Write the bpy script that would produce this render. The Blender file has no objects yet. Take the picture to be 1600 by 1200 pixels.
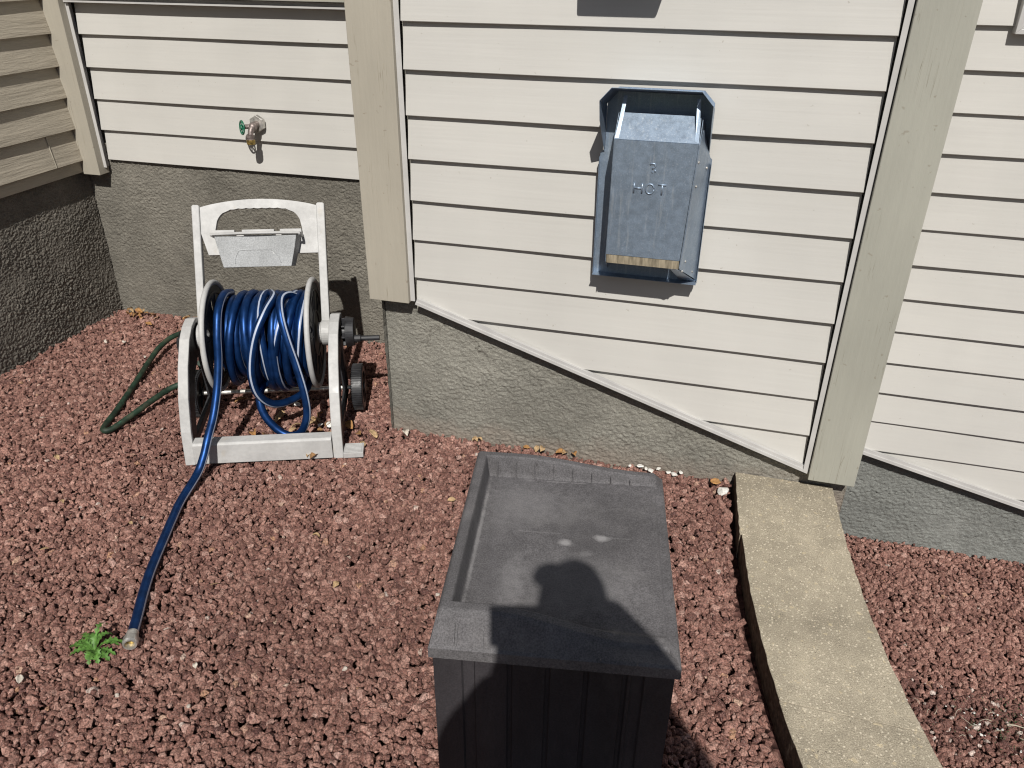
import bpy, bmesh, math, random
import numpy as np
from mathutils import Vector, Matrix
PI = math.pi
R = math.radians
random.seed(7)
rng = np.random.default_rng(11)
S = bpy.context.scene
COL = S.collection

# ------------------------------------------------------------------ camera
cam_d = bpy.data.cameras.new('camera')
cam = bpy.data.objects.new('camera', cam_d)
COL.objects.link(cam)
yaw, pit, rol = R(15.40), R(28.77), R(0.46)
F = Vector((-math.sin(yaw) * math.cos(pit), math.cos(yaw) * math.cos(pit), -math.sin(pit)))
R0 = Vector((math.cos(yaw), math.sin(yaw), 0))
U0 = R0.cross(F)
RT = R0 * math.cos(rol) + U0 * math.sin(rol)
UP = U0 * math.cos(rol) - R0 * math.sin(rol)
CAM = Vector((0, 0, 1.55))
M = Matrix((RT, UP, -F)).transposed().to_4x4()
M.translation = CAM
cam.matrix_world = M
cam_d.sensor_width = 36
cam_d.lens = 27.70
cam_d.clip_start = 0.02
cam_d.clip_end = 500
S.camera = cam

# ------------------------------------------------------------------ sky, sun, exposure
SUN = Vector((-0.198, 0.679, -0.707)).normalized()
w = bpy.data.worlds.new('World')
S.world = w
w.use_nodes = True
nt = w.node_tree
bg = nt.nodes['Background']
sky = nt.nodes.new('ShaderNodeTexSky')
sky.sky_type = 'NISHITA'
sky.sun_disc = False
sky.sun_elevation = R(45)
sky.sun_rotation = R(163.8)
nt.links.new(sky.outputs[0], bg.inputs[0])
bg.inputs[1].default_value = 0.05
sd = bpy.data.lights.new('sun', 'SUN')
sd.energy = 5.0
sd.angle = R(0.53)
sd.color = (1.0, 0.965, 0.91)
sun = bpy.data.objects.new('sun', sd)
COL.objects.link(sun)
sun.rotation_euler = SUN.to_track_quat('-Z', 'Y').to_euler()
sun.location = (1, -3, 6)
S.view_settings.view_transform = 'Standard'
S.view_settings.look = 'None'
S.view_settings.exposure = -0.10
S.view_settings.gamma = 1.0
S.view_settings.use_curve_mapping = False
S.cycles.filter_width = 1.15
S.render.resolution_x = 1024
S.render.resolution_y = 768


# ------------------------------------------------------------------ materials
class Mat:
    def __init__(s, name, col, rough=0.6, metal=0.0, spec=0.5):
        m = bpy.data.materials.new(name)
        m.use_nodes = True
        s.m = m
        s.nt = m.node_tree
        s.b = s.nt.nodes['Principled BSDF']
        s.b.inputs['Base Color'].default_value = (*col, 1)
        s.b.inputs['Roughness'].default_value = rough
        s.b.inputs['Metallic'].default_value = metal
        s.b.inputs['Specular IOR Level'].default_value = spec
        s.col = None
        s.base = col
        s.hgt = None

    def n(s, t, **k):
        x = s.nt.nodes.new(t)
        for a, v in k.items():
            setattr(x, a, v)
        return x

    def lk(s, a, b):
        s.nt.links.new(a, b)

    def coords(s, scale=(1, 1, 1)):
        tc = s.n('ShaderNodeTexCoord')
        mp = s.n('ShaderNodeMapping')
        mp.inputs['Scale'].default_value = scale
        s.lk(tc.outputs['Object'], mp.inputs[0])
        return mp.outputs[0]

    def noise(s, scale, detail=3, sc=(1, 1, 1), rough=0.55):
        t = s.n('ShaderNodeTexNoise')
        t.inputs['Scale'].default_value = scale
        t.inputs['Detail'].default_value = detail
        t.inputs['Roughness'].default_value = rough
        s.lk(s.coords(sc), t.inputs['Vector'])
        return t.outputs['Fac']

    def voro(s, scale, sc=(1, 1, 1), feature='F1', out='Distance'):
        t = s.n('ShaderNodeTexVoronoi')
        t.feature = feature
        t.inputs['Scale'].default_value = scale
        s.lk(s.coords(sc), t.inputs['Vector'])
        return t.outputs[out]

    def ramp(s, fac, stops):
        r = s.n('ShaderNodeValToRGB')
        e = r.color_ramp.elements
        while len(e) < len(stops):
            e.new(0.5)
        for i, (p, c) in enumerate(stops):
            e[i].position = p
            e[i].color = (*c, 1) if isinstance(c, tuple) else (c, c, c, 1)
        s.lk(fac, r.inputs[0])
        return r.outputs[0]

    def mixc(s, fac, col, mode='MIX', a=None):
        mx = s.n('ShaderNodeMix', data_type='RGBA', blend_type=mode)
        if isinstance(fac, float):
            mx.inputs[0].default_value = fac
        else:
            s.lk(fac, mx.inputs[0])
        if s.col is None:
            mx.inputs[6].default_value = (*s.base, 1)
        else:
            s.lk(s.col, mx.inputs[6])
        if isinstance(col, tuple):
            mx.inputs[7].default_value = (*col, 1)
        else:
            s.lk(col, mx.inputs[7])
        s.col = mx.outputs[2]
        s.lk(s.col, s.b.inputs['Base Color'])
        return s

    def bump(s, h, dist=0.002, strength=1.0):
        b = s.n('ShaderNodeBump')
        b.inputs['Strength'].default_value = strength
        b.inputs['Distance'].default_value = dist
        s.lk(h, b.inputs['Height'])
        if s.hgt is not None:
            s.lk(s.hgt, b.inputs['Normal'])
        s.hgt = b.outputs[0]
        s.lk(s.hgt, s.b.inputs['Normal'])
        return s

    def rough(s, fac, a, b):
        s.lk(s.ramp(fac, [(0.3, a), (0.7, b)]), s.b.inputs['Roughness'])
        return s


def vary(m, scale, lo, hi, detail=4, sc=(1, 1, 1), a=0.35, b=0.65):
    m.mixc(1.0, m.ramp(m.noise(scale, detail, sc), [(a, lo), (b, hi)]), 'MULTIPLY')
    return m


M_ = {}
m = Mat('vinyl siding', (0.515, 0.502, 0.470), 0.5, 0, 0.3)
vary(m, 1.7, 0.95, 1.03, 3)
vary(m, 60, 0.985, 1.012, 4, (0.06, 0.06, 1.6))
vary(m, 9, 0.985, 1.008, 5, (0.25, 1, 1.0), 0.4, 0.7)
vary(m, 5, 0.98, 1.01, 5, (1.2, 1.2, 0.15), 0.3, 0.6)
m.mixc(m.ramp(m.noise(90, 2), [(0.735, 0.0), (0.76, 0.4)]), (0.26, 0.23, 0.18))
m.bump(m.noise(70, 5, (0.05, 0.05, 1.8)), 0.0007, 0.5)
m.bump(m.noise(2.2, 2, (1, 1, 1.5)), 0.006, 0.3)
M_['siding'] = m.m
m = Mat('white vinyl trim', (0.50, 0.49, 0.475), 0.4, 0, 0.4)
vary(m, 12, 0.9, 1.03, 4)
M_['trim'] = m.m


def board_mat(name, col):
    m = Mat(name, col, 0.62, 0, 0.3)
    vary(m, 4, 0.92, 1.04, 4, (1, 1, 0.5))
    vary(m, 120, 0.975, 1.015, 4, (1, 1, 0.03))
    # cracks along the grain
    c = m.noise(26, 3, (1.6, 1.6, 0.04), 0.7)
    line = m.ramp(c, [(0.497, 0.0), (0.503, 1.0)])
    cr = m.n('ShaderNodeMath', operation='ABSOLUTE')
    sb = m.n('ShaderNodeMath', operation='SUBTRACT')
    m.lk(c, sb.inputs[0]); sb.inputs[1].default_value = 0.5
    m.lk(sb.outputs[0], cr.inputs[0])
    gate = m.ramp(m.noise(5, 2, (2, 2, 0.7)), [(0.50, 0.0), (0.62, 1.0)])
    ln = m.ramp(cr.outputs[0], [(0.0, 1.0), (0.006, 0.0)])
    mu = m.n('ShaderNodeMath', operation='MULTIPLY')
    m.lk(gate, mu.inputs[0]); m.lk(ln, mu.inputs[1])
    m.mixc(mu.outputs[0], (col[0] * .5, col[1] * .46, col[2] * .4))
    m.bump(mu.outputs[0], 0.0015, -0.6)
    m.bump(m.noise(160, 4, (1, 1, 0.25)), 0.0012, 0.5)
    # a few dirty flecks
    m.mixc(m.ramp(m.noise(45, 2), [(0.70, 0.0), (0.74, 0.35)]), (0.16, 0.12, 0.08))
    return m.m


M_['board'] = board_mat('tan painted board', (0.385, 0.355, 0.293))
M_['board2'] = board_mat('grey tan painted board', (0.35, 0.345, 0.295))
m = Mat('wood grain siding', (0.43, 0.385, 0.31), 0.7, 0, 0.25)
vary(m, 3, 0.9, 1.05, 4)
g = m.noise(30, 6, (1, 0.12, 1.6), 0.65)
m.bump(g, 0.006, 0.9)
m.mixc(0.6, m.ramp(g, [(0.3, 0.8), (0.7, 1.08)]), 'MULTIPLY')
m.bump(m.noise(220, 3), 0.0008, 0.6)
M_['lap'] = m.m


def stucco(name, col, bumpd):
    m = Mat(name, col, 0.95, 0, 0.15)
    vary(m, 2.5, 0.82, 1.12, 4)
    vary(m, 16, 0.9, 1.08, 5)
    vary(m, 260, 0.78, 1.18, 3)
    m.bump(m.noise(95, 4, (1, 1, 1.5), 0.65), bumpd, 1.0)
    m.bump(m.noise(330, 3), 0.0018, 1.0)
    return m


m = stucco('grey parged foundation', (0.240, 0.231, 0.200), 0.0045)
# pale lime line and soil splash close to the ground
geo = m.n('ShaderNodeNewGeometry')
cz = m.n('ShaderNodeSeparateXYZ'); m.lk(geo.outputs['Position'], cz.inputs[0])
zn = m.n('ShaderNodeMath', operation='ADD'); m.lk(cz.outputs['Z'], zn.inputs[0])
nn_ = m.n('ShaderNodeMath', operation='MULTIPLY'); m.lk(m.noise(14, 5), nn_.inputs[0]); nn_.inputs[1].default_value = 0.14
m.lk(nn_.outputs[0], zn.inputs[1])
m.mixc(m.ramp(zn.outputs[0], [(0.06, 0.55), (0.15, 0.0)]), (0.27, 0.215, 0.175))
wp = m.n('ShaderNodeTexNoise'); wp.inputs['Scale'].default_value = 7; wp.inputs['Detail'].default_value = 5; m.lk(m.coords(), wp.inputs['Vector'])
vc_ = m.n('ShaderNodeTexVoronoi'); vc_.feature = 'DISTANCE_TO_EDGE'; vc_.inputs['Scale'].default_value = 4.5
mxv = m.n('ShaderNodeMix', data_type='VECTOR'); mxv.inputs[0].default_value = 0.22
m.lk(m.coords(), mxv.inputs[4]); m.lk(wp.outputs['Color'], mxv.inputs[5]); m.lk(mxv.outputs[1], vc_.inputs['Vector'])
gate = m.ramp(m.noise(3.3, 2), [(0.52, 0.0), (0.60, 0.7)])
ck = m.ramp(vc_.outputs['Distance'], [(0.0, 1.0), (0.012, 0.0)])
mk = m.n('ShaderNodeMath', operation='MULTIPLY'); m.lk(gate, mk.inputs[0]); m.lk(ck, mk.inputs[1])
m.mixc(mk.outputs[0], (0.10, 0.092, 0.078))
M_['stucco'] = m.m
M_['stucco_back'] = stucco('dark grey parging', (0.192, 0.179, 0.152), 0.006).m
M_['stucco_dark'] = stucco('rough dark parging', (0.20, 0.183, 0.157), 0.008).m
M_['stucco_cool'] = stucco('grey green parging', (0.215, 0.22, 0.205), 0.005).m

# gravel : one tone per stone comes from a mesh attribute
m = Mat('red lava gravel', (0.3, 0.16, 0.13), 0.9, 0, 0.2)
at = m.n('ShaderNodeAttribute'); at.attribute_name = 'tone'
rc = m.ramp(at.outputs['Fac'], [(0.0, (0.105, 0.050, 0.044)), (0.25, (0.19, 0.094, 0.075)), (0.5, (0.27, 0.143, 0.114)),
                                (0.75, (0.36, 0.207, 0.167)), (0.93, (0.45, 0.295, 0.25)), (0.975, (0.40, 0.22, 0.13)), (1.0, (0.52, 0.43, 0.38))])
m.mixc(1.0, rc)
vary(m, 210, 0.42, 1.55, 4)
m.mixc(m.ramp(m.noise(340, 2), [(0.58, 0.0), (0.66, 0.35)]), (0.54, 0.39, 0.35))
m.mixc(m.ramp(m.noise(300, 2), [(0.33, 0.6), (0.40, 0.0)]), (0.09, 0.045, 0.04))
vary(m, 1.1, 0.86, 1.08, 3)
m.bump(m.noise(260, 4, (1, 1, 1), 0.7), 0.0035, 1.0)
M_['gravel'] = m.m
m = Mat('reddish soil', (0.10, 0.05, 0.042), 1.0, 0, 0.1)
vary(m, 60, 0.5, 1.4, 5)
m.bump(m.voro(45), 0.02, 1)
M_['soil'] = m.m
m = Mat('lawn ground', (0.05, 0.08, 0.025), 1.0, 0, 0.1)
vary(m, 30, 0.5, 1.5, 6)
M_['lawn'] = m.m

m = Mat('tan concrete cap', (0.40, 0.350, 0.265), 0.95, 0, 0.15)
vary(m, 3.5, 0.80, 1.12, 4)
vary(m, 22, 0.88, 1.08, 5)
vary(m, 320, 0.74, 1.2, 3)
m.mixc(m.ramp(m.noise(260, 1), [(0.63, 0.0), (0.70, 0.7)]), (0.70, 0.62, 0.48))
m.mixc(m.ramp(m.voro(80), [(0.14, 0.7), (0.24, 0.0)]), (0.78, 0.70, 0.55))
m.mixc(m.ramp(m.noise(200, 1), [(0.24, 0.8), (0.32, 0.0)]), (0.10, 0.085, 0.065))
m.mixc(m.ramp(m.noise(55, 2), [(0.66, 0.0), (0.70, 0.6)]), (0.60, 0.50, 0.33))
m.bump(m.noise(300, 4, (1, 1, 1), 0.7), 0.003, 0.9)
M_['cap'] = m.m
m = Mat('shade darkened concrete block', (0.125, 0.10, 0.075), 0.95, 0, 0.15)  # darkened to paint shade onto the cap stone sides
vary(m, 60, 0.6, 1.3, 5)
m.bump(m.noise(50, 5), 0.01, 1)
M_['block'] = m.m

m = Mat('weathered white plastic', (0.47, 0.467, 0.457), 0.5, 0, 0.4)
vary(m, 9, 0.88, 1.04, 5)
vary(m, 70, 0.93, 1.03, 4)
m.mixc(m.ramp(m.noise(24, 4, (1, 1, 0.5)), [(0.62, 0.0), (0.75, 0.4)]), (0.42, 0.37, 0.29))
m.rough(m.noise(20, 3), 0.4, 0.7)
m.bump(m.noise(300, 2), 0.0004, 0.5)
M_['white'] = m.m
m = Mat('grainy grey white bin plastic', (0.36, 0.37, 0.375), 0.65, 0, 0.3)
vary(m, 260, 0.8, 1.15, 3)
vary(m, 12, 0.88, 1.06, 4)
m.mixc(m.ramp(m.noise(60, 3, (1, 1, 0.4)), [(0.66, 0.0), (0.72, 0.5)]), (0.75, 0.75, 0.74))
M_['bin'] = m.m
m = Mat('black plastic', (0.018, 0.018, 0.02), 0.42, 0, 0.5)
vary(m, 30, 0.7, 1.8, 4)
m.rough(m.noise(30, 3), 0.35, 0.6)
M_['black'] = m.m
m = Mat('dark grey plastic', (0.034, 0.034, 0.037), 0.5, 0, 0.4)  # also paints shade on the white reel's legs and drum
vary(m, 30, 0.7, 1.4, 4)
M_['dgrey'] = m.m

# hose : blue metallic-looking vinyl with a pale braid stripe (UV x = around, UV y = metres along)
m = Mat('blue hose vinyl', (0.008, 0.042, 0.150), 0.40, 0.85, 0.5)
uv = m.n('ShaderNodeUVMap')
sp = m.n('ShaderNodeSeparateXYZ'); m.lk(uv.outputs[0], sp.inputs[0])
vary(m, 30, 0.75, 1.25, 3)
st = m.ramp(sp.outputs[0], [(0.0, 0.0), (0.455, 0.0), (0.468, 1.0), (0.532, 1.0), (0.545, 0.0)])
tri = m.n('ShaderNodeTexWave'); tri.inputs['Scale'].default_value = 90
mp = m.n('ShaderNodeMapping'); mp.inputs['Scale'].default_value = (2.0, 1, 1)
m.lk(uv.outputs[0], mp.inputs[0]); m.lk(mp.outputs[0], tri.inputs[0])
stc = m.ramp(tri.outputs[0], [(0.3, (0.24, 0.29, 0.40)), (0.7, (0.50, 0.54, 0.62))])
m.mixc(st, stc)
inv_ = m.ramp(st, [(0.0, 0.72), (1.0, 0.0)])
m.lk(inv_, m.b.inputs['Metallic'])
m.rough(m.noise(40, 3), 0.34, 0.50)
M_['hose'] = m.m
m = Mat('old green hose', (0.014, 0.034, 0.020), 0.6, 0, 0.4)
vary(m, 25, 0.6, 1.5, 4)
m.mixc(m.ramp(m.noise(18, 4), [(0.5, 0.0), (0.7, 0.5)]), (0.09, 0.08, 0.05))
m.mixc(m.ramp(m.noise(14, 4), [(0.6, 0.0), (0.66, 0.55)]), (0.05, 0.17, 0.11))
M_['ghose'] = m.m
m = Mat('dull alloy', (0.62, 0.60, 0.56), 0.45, 0.7, 0.5)
vary(m, 60, 0.6, 1.2, 4)
M_['alloy'] = m.m
m = Mat('dull brass', (0.42, 0.30, 0.10), 0.45, 0.8, 0.5)
vary(m, 90, 0.5, 1.3, 4)
M_['brass'] = m.m
m = Mat('weathered bib metal', (0.24, 0.20, 0.185), 0.5, 0.55, 0.5)
vary(m, 120, 0.6, 1.3, 4)
M_['bib'] = m.m
m = Mat('green enamel', (0.01, 0.13, 0.07), 0.35, 0.0, 0.5)
M_['green_enamel'] = m.m


def galv(name, base, lo, hi, metal=0.75, rough=0.42):
    m = Mat(name, base, rough, metal, 0.5)
    vary(m, 45, lo, hi, 5)
    vary(m, 5, 0.90, 1.07, 2)
    vary(m, 500, 0.88, 1.1, 2)
    m.mixc(m.ramp(m.noise(60, 5, (1.4, 1.4, 0.10), 0.7), [(0.55, 0.0), (0.75, 0.5)]), (0.58, 0.62, 0.64))
    m.mixc(m.ramp(m.noise(230, 2), [(0.62, 0.0), (0.70, 0.45)]), (0.62, 0.66, 0.70))
    m.rough(m.noise(60, 4), 0.36, 0.55)
    m.bump(m.noise(3, 2), 0.01, 0.2)
    return m.m


M_['galv'] = galv('galvanised steel', (0.28, 0.35, 0.44), 0.96, 1.03, 0.62)
m = Mat('rusty heat stained steel', (0.46, 0.40, 0.29), 0.8, 0.1, 0.3)
vary(m, 40, 0.55, 1.2, 5, (3, 1, 0.3))
M_['rust'] = m.m

m = Mat('faded charcoal plastic', (0.108, 0.103, 0.106), 0.7, 0, 0.22)
vary(m, 5, 0.80, 1.15, 4)
vary(m, 55, 0.9, 1.1, 4)
vary(m, 330, 0.72, 1.3, 3)
m.mixc(m.ramp(m.noise(6, 6, (1, 1, 1), 0.65), [(0.52, 0.0), (0.78, 0.35)]), (0.24, 0.23, 0.225))
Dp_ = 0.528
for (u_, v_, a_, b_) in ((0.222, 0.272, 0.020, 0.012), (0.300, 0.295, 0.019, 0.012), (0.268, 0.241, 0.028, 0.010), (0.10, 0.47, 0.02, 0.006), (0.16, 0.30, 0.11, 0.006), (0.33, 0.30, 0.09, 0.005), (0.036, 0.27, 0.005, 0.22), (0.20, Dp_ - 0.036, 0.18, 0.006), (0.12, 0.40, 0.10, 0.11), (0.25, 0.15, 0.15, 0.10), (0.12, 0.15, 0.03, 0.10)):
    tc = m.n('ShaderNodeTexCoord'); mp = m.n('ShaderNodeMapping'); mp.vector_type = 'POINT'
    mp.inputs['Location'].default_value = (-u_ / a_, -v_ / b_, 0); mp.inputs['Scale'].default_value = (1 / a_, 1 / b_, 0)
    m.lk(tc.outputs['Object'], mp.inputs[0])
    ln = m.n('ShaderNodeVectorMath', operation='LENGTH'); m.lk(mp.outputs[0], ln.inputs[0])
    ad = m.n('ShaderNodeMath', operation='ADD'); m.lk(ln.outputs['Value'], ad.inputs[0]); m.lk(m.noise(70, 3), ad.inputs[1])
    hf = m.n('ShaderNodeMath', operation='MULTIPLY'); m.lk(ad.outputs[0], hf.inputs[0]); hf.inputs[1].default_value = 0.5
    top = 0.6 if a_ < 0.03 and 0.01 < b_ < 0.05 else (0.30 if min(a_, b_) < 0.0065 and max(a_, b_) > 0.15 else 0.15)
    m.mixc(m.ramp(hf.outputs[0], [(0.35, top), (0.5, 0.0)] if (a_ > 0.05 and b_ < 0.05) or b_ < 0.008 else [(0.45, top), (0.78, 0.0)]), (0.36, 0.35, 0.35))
m.bump(m.noise(260, 3), 0.0006, 0.7)
M_['lid'] = m.m
m = Mat('charcoal box plastic', (0.034, 0.031, 0.034), 0.6, 0, 0.35)
vary(m, 8, 0.8, 1.3, 5, (1, 1, 0.4))
vary(m, 300, 0.85, 1.2, 2)
m.bump(m.noise(30, 4, (2.5, 2.5, 0.12)), 0.002, 0.5)
m.mixc(m.ramp(m.noise(9, 6, (1, 1, 0.5), 0.7), [(0.50, 0.0), (0.80, 0.35)]), (0.12, 0.112, 0.11))
M_['boxbody'] = m.m
m = Mat('weed leaf', (0.085, 0.19, 0.035), 0.55, 0, 0.4)
vary(m, 70, 0.6, 1.4, 4)
m.b.inputs['Subsurface Weight'].default_value = 0.0
M_['weed'] = m.m
for k, c in (('leaf_brown', (0.27, 0.15, 0.065)), ('leaf_tan', (0.45, 0.31, 0.17)), ('leaf_orange', (0.38, 0.20, 0.075)), ('leaf_pale', (0.60, 0.54, 0.46))):
    m = Mat(k.replace('_', ' '), c, 0.75, 0, 0.3)
    vary(m, 90, 0.65, 1.25, 4)
    M_[k] = m.m
m = Mat('white stone', (0.72, 0.70, 0.65), 0.8)
vary(m, 120, 0.8, 1.1, 3)
M_['wstone'] = m.m
m = Mat('pale pebble stone', (0.50, 0.44, 0.38), 0.85)
vary(m, 120, 0.75, 1.15, 3)
M_['pebble'] = m.m
m = Mat('dark window glass', (0.03, 0.03, 0.03), 0.05, 0, 0.8)
M_['glass'] = m.m
M_['skin'] = Mat('skin', (0.52, 0.33, 0.25), 0.5).m
M_['shirt'] = Mat('navy shirt cloth', (0.03, 0.04, 0.07), 0.9).m
M_['jeans'] = Mat('denim', (0.05, 0.07, 0.12), 0.9).m
M_['hair'] = Mat('brown hair', (0.06, 0.04, 0.025), 0.8).m
m = Mat('twig', (0.42, 0.36, 0.28), 0.85)
M_['twig'] = m.m
m = Mat('moss', (0.04, 0.075, 0.03), 1.0)
M_['moss'] = m.m
m = Mat('roof shingle', (0.09, 0.08, 0.075), 0.95)
vary(m, 40, 0.6, 1.3, 4)
M_['roof'] = m.m


# ------------------------------------------------------------------ helpers
def link(o, parent=None):
    COL.objects.link(o)
    if parent is not None:
        o.parent = parent
    return o


def tag(o, label=None, cat=None, group=None, kind=None):
    if label: o['label'] = label
    if cat: o['category'] = cat
    if group: o['group'] = group
    if kind: o['kind'] = kind
    return o


def empty(name, loc, rz, label, cat, group=None):
    o = bpy.data.objects.new(name, None)
    o.empty_display_size = 0.1
    o.location = loc
    o.rotation_euler = (0, 0, rz)
    link(o)
    return tag(o, label, cat, group)


def obj(name, bm, mat, parent=None, label=None, smooth=False, bevel=0, seg=2):
    bmesh.ops.recalc_face_normals(bm, faces=bm.faces)
    me = bpy.data.meshes.new(name)
    bm.to_mesh(me)
    bm.free()
    me.materials.append(M_[mat] if isinstance(mat, str) else mat)
    o = bpy.data.objects.new(name, me)
    link(o, parent)
    if smooth:
        for p in me.polygons: p.use_smooth = True
    if bevel:
        b = o.modifiers.new('bevel', 'BEVEL')
        b.width = bevel
        b.segments = seg
        b.limit_method = 'ANGLE'
        b.angle_limit = R(40)
    if label: o['label'] = label
    return o


def shift(bm, v):
    bmesh.ops.translate(bm, verts=bm.verts, vec=Vector(v))
    return bm


def box(bm, x0, x1, y0, y1, z0, z1, mat=None):
    v = [bm.verts.new((x, y, z)) for x in (x0, x1) for y in (y0, y1) for z in (z0, z1)]
    for f in ((0, 1, 3, 2), (4, 6, 7, 5), (0, 4, 5, 1), (2, 3, 7, 6), (0, 2, 6, 4), (1, 5, 7, 3)):
        bm.faces.new([v[i] for i in f])
    if mat is not None:
        for q in v: q.co = mat @ q.co
    return v


def prism(bm, pts, axis, a, b):
    """extrude a polygon (list of 2-D points) along an axis from a to b"""
    def P(p, t):
        if axis == 0: return (t, p[0], p[1])
        if axis == 1: return (p[0], t, p[1])
        return (p[0], p[1], t)
    A = [bm.verts.new(P(p, a)) for p in pts]
    B = [bm.verts.new(P(p, b)) for p in pts]
    n = len(pts)
    bm.faces.new(A)
    bm.faces.new(list(reversed(B)))
    for i in range(n):
        bm.faces.new((A[i], B[i], B[(i + 1) % n], A[(i + 1) % n]))


def cyl(bm, p, q, r, r2=None, n=20, caps=True):
    p = Vector(p); q = Vector(q)
    r2 = r if r2 is None else r2
    d = (q - p).normalized()
    a = d.orthogonal().normalized()
    b = d.cross(a)
    A = []; B = []
    for i in range(n):
        t = 2 * PI * i / n
        o = a * math.cos(t) + b * math.sin(t)
        A.append(bm.verts.new(p + o * r)); B.append(bm.verts.new(q + o * r2))
    for i in range(n):
        j = (i + 1) % n
        bm.faces.new((A[i], A[j], B[j], B[i]))
    if caps:
        bm.faces.new(A); bm.faces.new(B)


def torus(bm, c, axis, Rr, r, n=48, k=10, sx=1.0):
    c = Vector(c); ax = Vector(axis).normalized()
    a = ax.orthogonal().normalized(); b = ax.cross(a)
    rings = []
    for i in range(n):
        t = 2 * PI * i / n
        o = a * math.cos(t) + b * math.sin(t)
        rings.append([bm.verts.new(c + o * (Rr + r * math.cos(2 * PI * j / k)) + ax * (r * sx * math.sin(2 * PI * j / k))) for j in range(k)])
    for i in range(n):
        for j in range(k):
            bm.faces.new((rings[i][j], rings[(i + 1) % n][j], rings[(i + 1) % n][(j + 1) % k], rings[i][(j + 1) % k]))


def catmull(P, per=8):
    P = [Vector(p) for p in P]
    P = [P[0] * 2 - P[1]] + P + [P[-1] * 2 - P[-2]]
    out = []
    for i in range(1, len(P) - 2):
        for k in range(per):
            t = k / per
            a, b, c, d = P[i - 1], P[i], P[i + 1], P[i + 2]
            out.append(0.5 * ((2 * b) + (c - a) * t + (2 * a - 5 * b + 4 * c - d) * t * t + (3 * b - a - 3 * c + d) * t ** 3))
    out.append(P[-2])
    return out


def tube(bm, path, r, n=12, twist=0.0, start=0.0, up=None, caps=True, radf=None):
    """tube along a path; UV x = position around, UV y = metres along"""
    uvl = bm.loops.layers.uv.verify()
    path = [Vector(p) for p in path]
    T = []
    for i in range(len(path)):
        a = path[max(0, i - 1)]; b = path[min(len(path) - 1, i + 1)]
        T.append((b - a).normalized())
    nrm = T[0].orthogonal().normalized() if up is None else (up - T[0] * up.dot(T[0])).normalized()
    rings = []; L = 0; Ls = []
    for i, p in enumerate(path):
        if i:
            ax = T[i - 1].cross(T[i])
            if ax.length > 1e-8:
                nrm = Matrix.Rotation(T[i - 1].angle(T[i]), 3, ax.normalized()) @ nrm
            nrm = (nrm - T[i] * nrm.dot(T[i])).normalized()
            L += (p - path[i - 1]).length
        Ls.append(L)
        bi = T[i].cross(nrm)
        ph = start + twist * L
        rr = r if radf is None else r * radf(i / (len(path) - 1))
        rings.append([bm.verts.new(p + (nrm * math.cos(2 * PI * j / n + ph) + bi * math.sin(2 * PI * j / n + ph)) * rr) for j in range(n)])
    for i in range(len(rings) - 1):
        for j in range(n):
            f = bm.faces.new((rings[i][j], rings[i][(j + 1) % n], rings[i + 1][(j + 1) % n], rings[i + 1][j]))
            f.smooth = True
            u0, u1 = j / n, (j + 1) / n
            for l, uv in zip(f.loops, ((u0, Ls[i]), (u1, Ls[i]), (u1, Ls[i + 1]), (u0, Ls[i + 1]))):
                l[uvl].uv = uv
    if caps:
        bm.faces.new(rings[0]); bm.faces.new(list(reversed(rings[-1])))


def plate(outlines, t):
    """flat plate in XY with holes (first outline outer, others holes), thickness t centred on z=0; returns bmesh"""
    cu = bpy.data.curves.new('tmp', 'CURVE')
    cu.dimensions = '2D'
    cu.fill_mode = 'BOTH'
    cu.extrude = t / 2
    for o in outlines:
        s = cu.splines.new('POLY')
        s.points.add(len(o) - 1)
        for i, p in enumerate(o): s.points[i].co = (p[0], p[1], 0, 1)
        s.use_cyclic_u = True
    ob = bpy.data.objects.new('tmp', cu)
    COL.objects.link(ob)
    dg = bpy.context.evaluated_depsgraph_get()
    me = bpy.data.meshes.new_from_object(ob.evaluated_get(dg))
    bm = bmesh.new()
    bm.from_mesh(me)
    bmesh.ops.remove_doubles(bm, verts=bm.verts, dist=1e-6)
    bpy.data.objects.remove(ob)
    bpy.data.curves.remove(cu)
    bpy.data.meshes.remove(me)
    return bm


def xform(bm, mat):
    for v in bm.verts: v.co = mat @ v.co
    return bm


def frame(o, x, y, z):
    m = Matrix((Vector(x), Vector(y), Vector(z))).transposed().to_4x4()
    m.translation = Vector(o)
    return m


# numpy gradient-free value noise, several octaves
def vnoise(x, y, seed):
    r = np.random.default_rng(seed)
    G = r.random((256, 256))
    xi = np.floor(x).astype(int); yi = np.floor(y).astype(int)
    fx = x - xi; fy = y - yi
    fx = fx * fx * (3 - 2 * fx); fy = fy * fy * (3 - 2 * fy)
    g = lambda a, b: G[a % 256, b % 256]
    return (g(xi, yi) * (1 - fx) + g(xi + 1, yi) * fx) * (1 - fy) + (g(xi, yi + 1) * (1 - fx) + g(xi + 1, yi + 1) * fx) * fy


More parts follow.
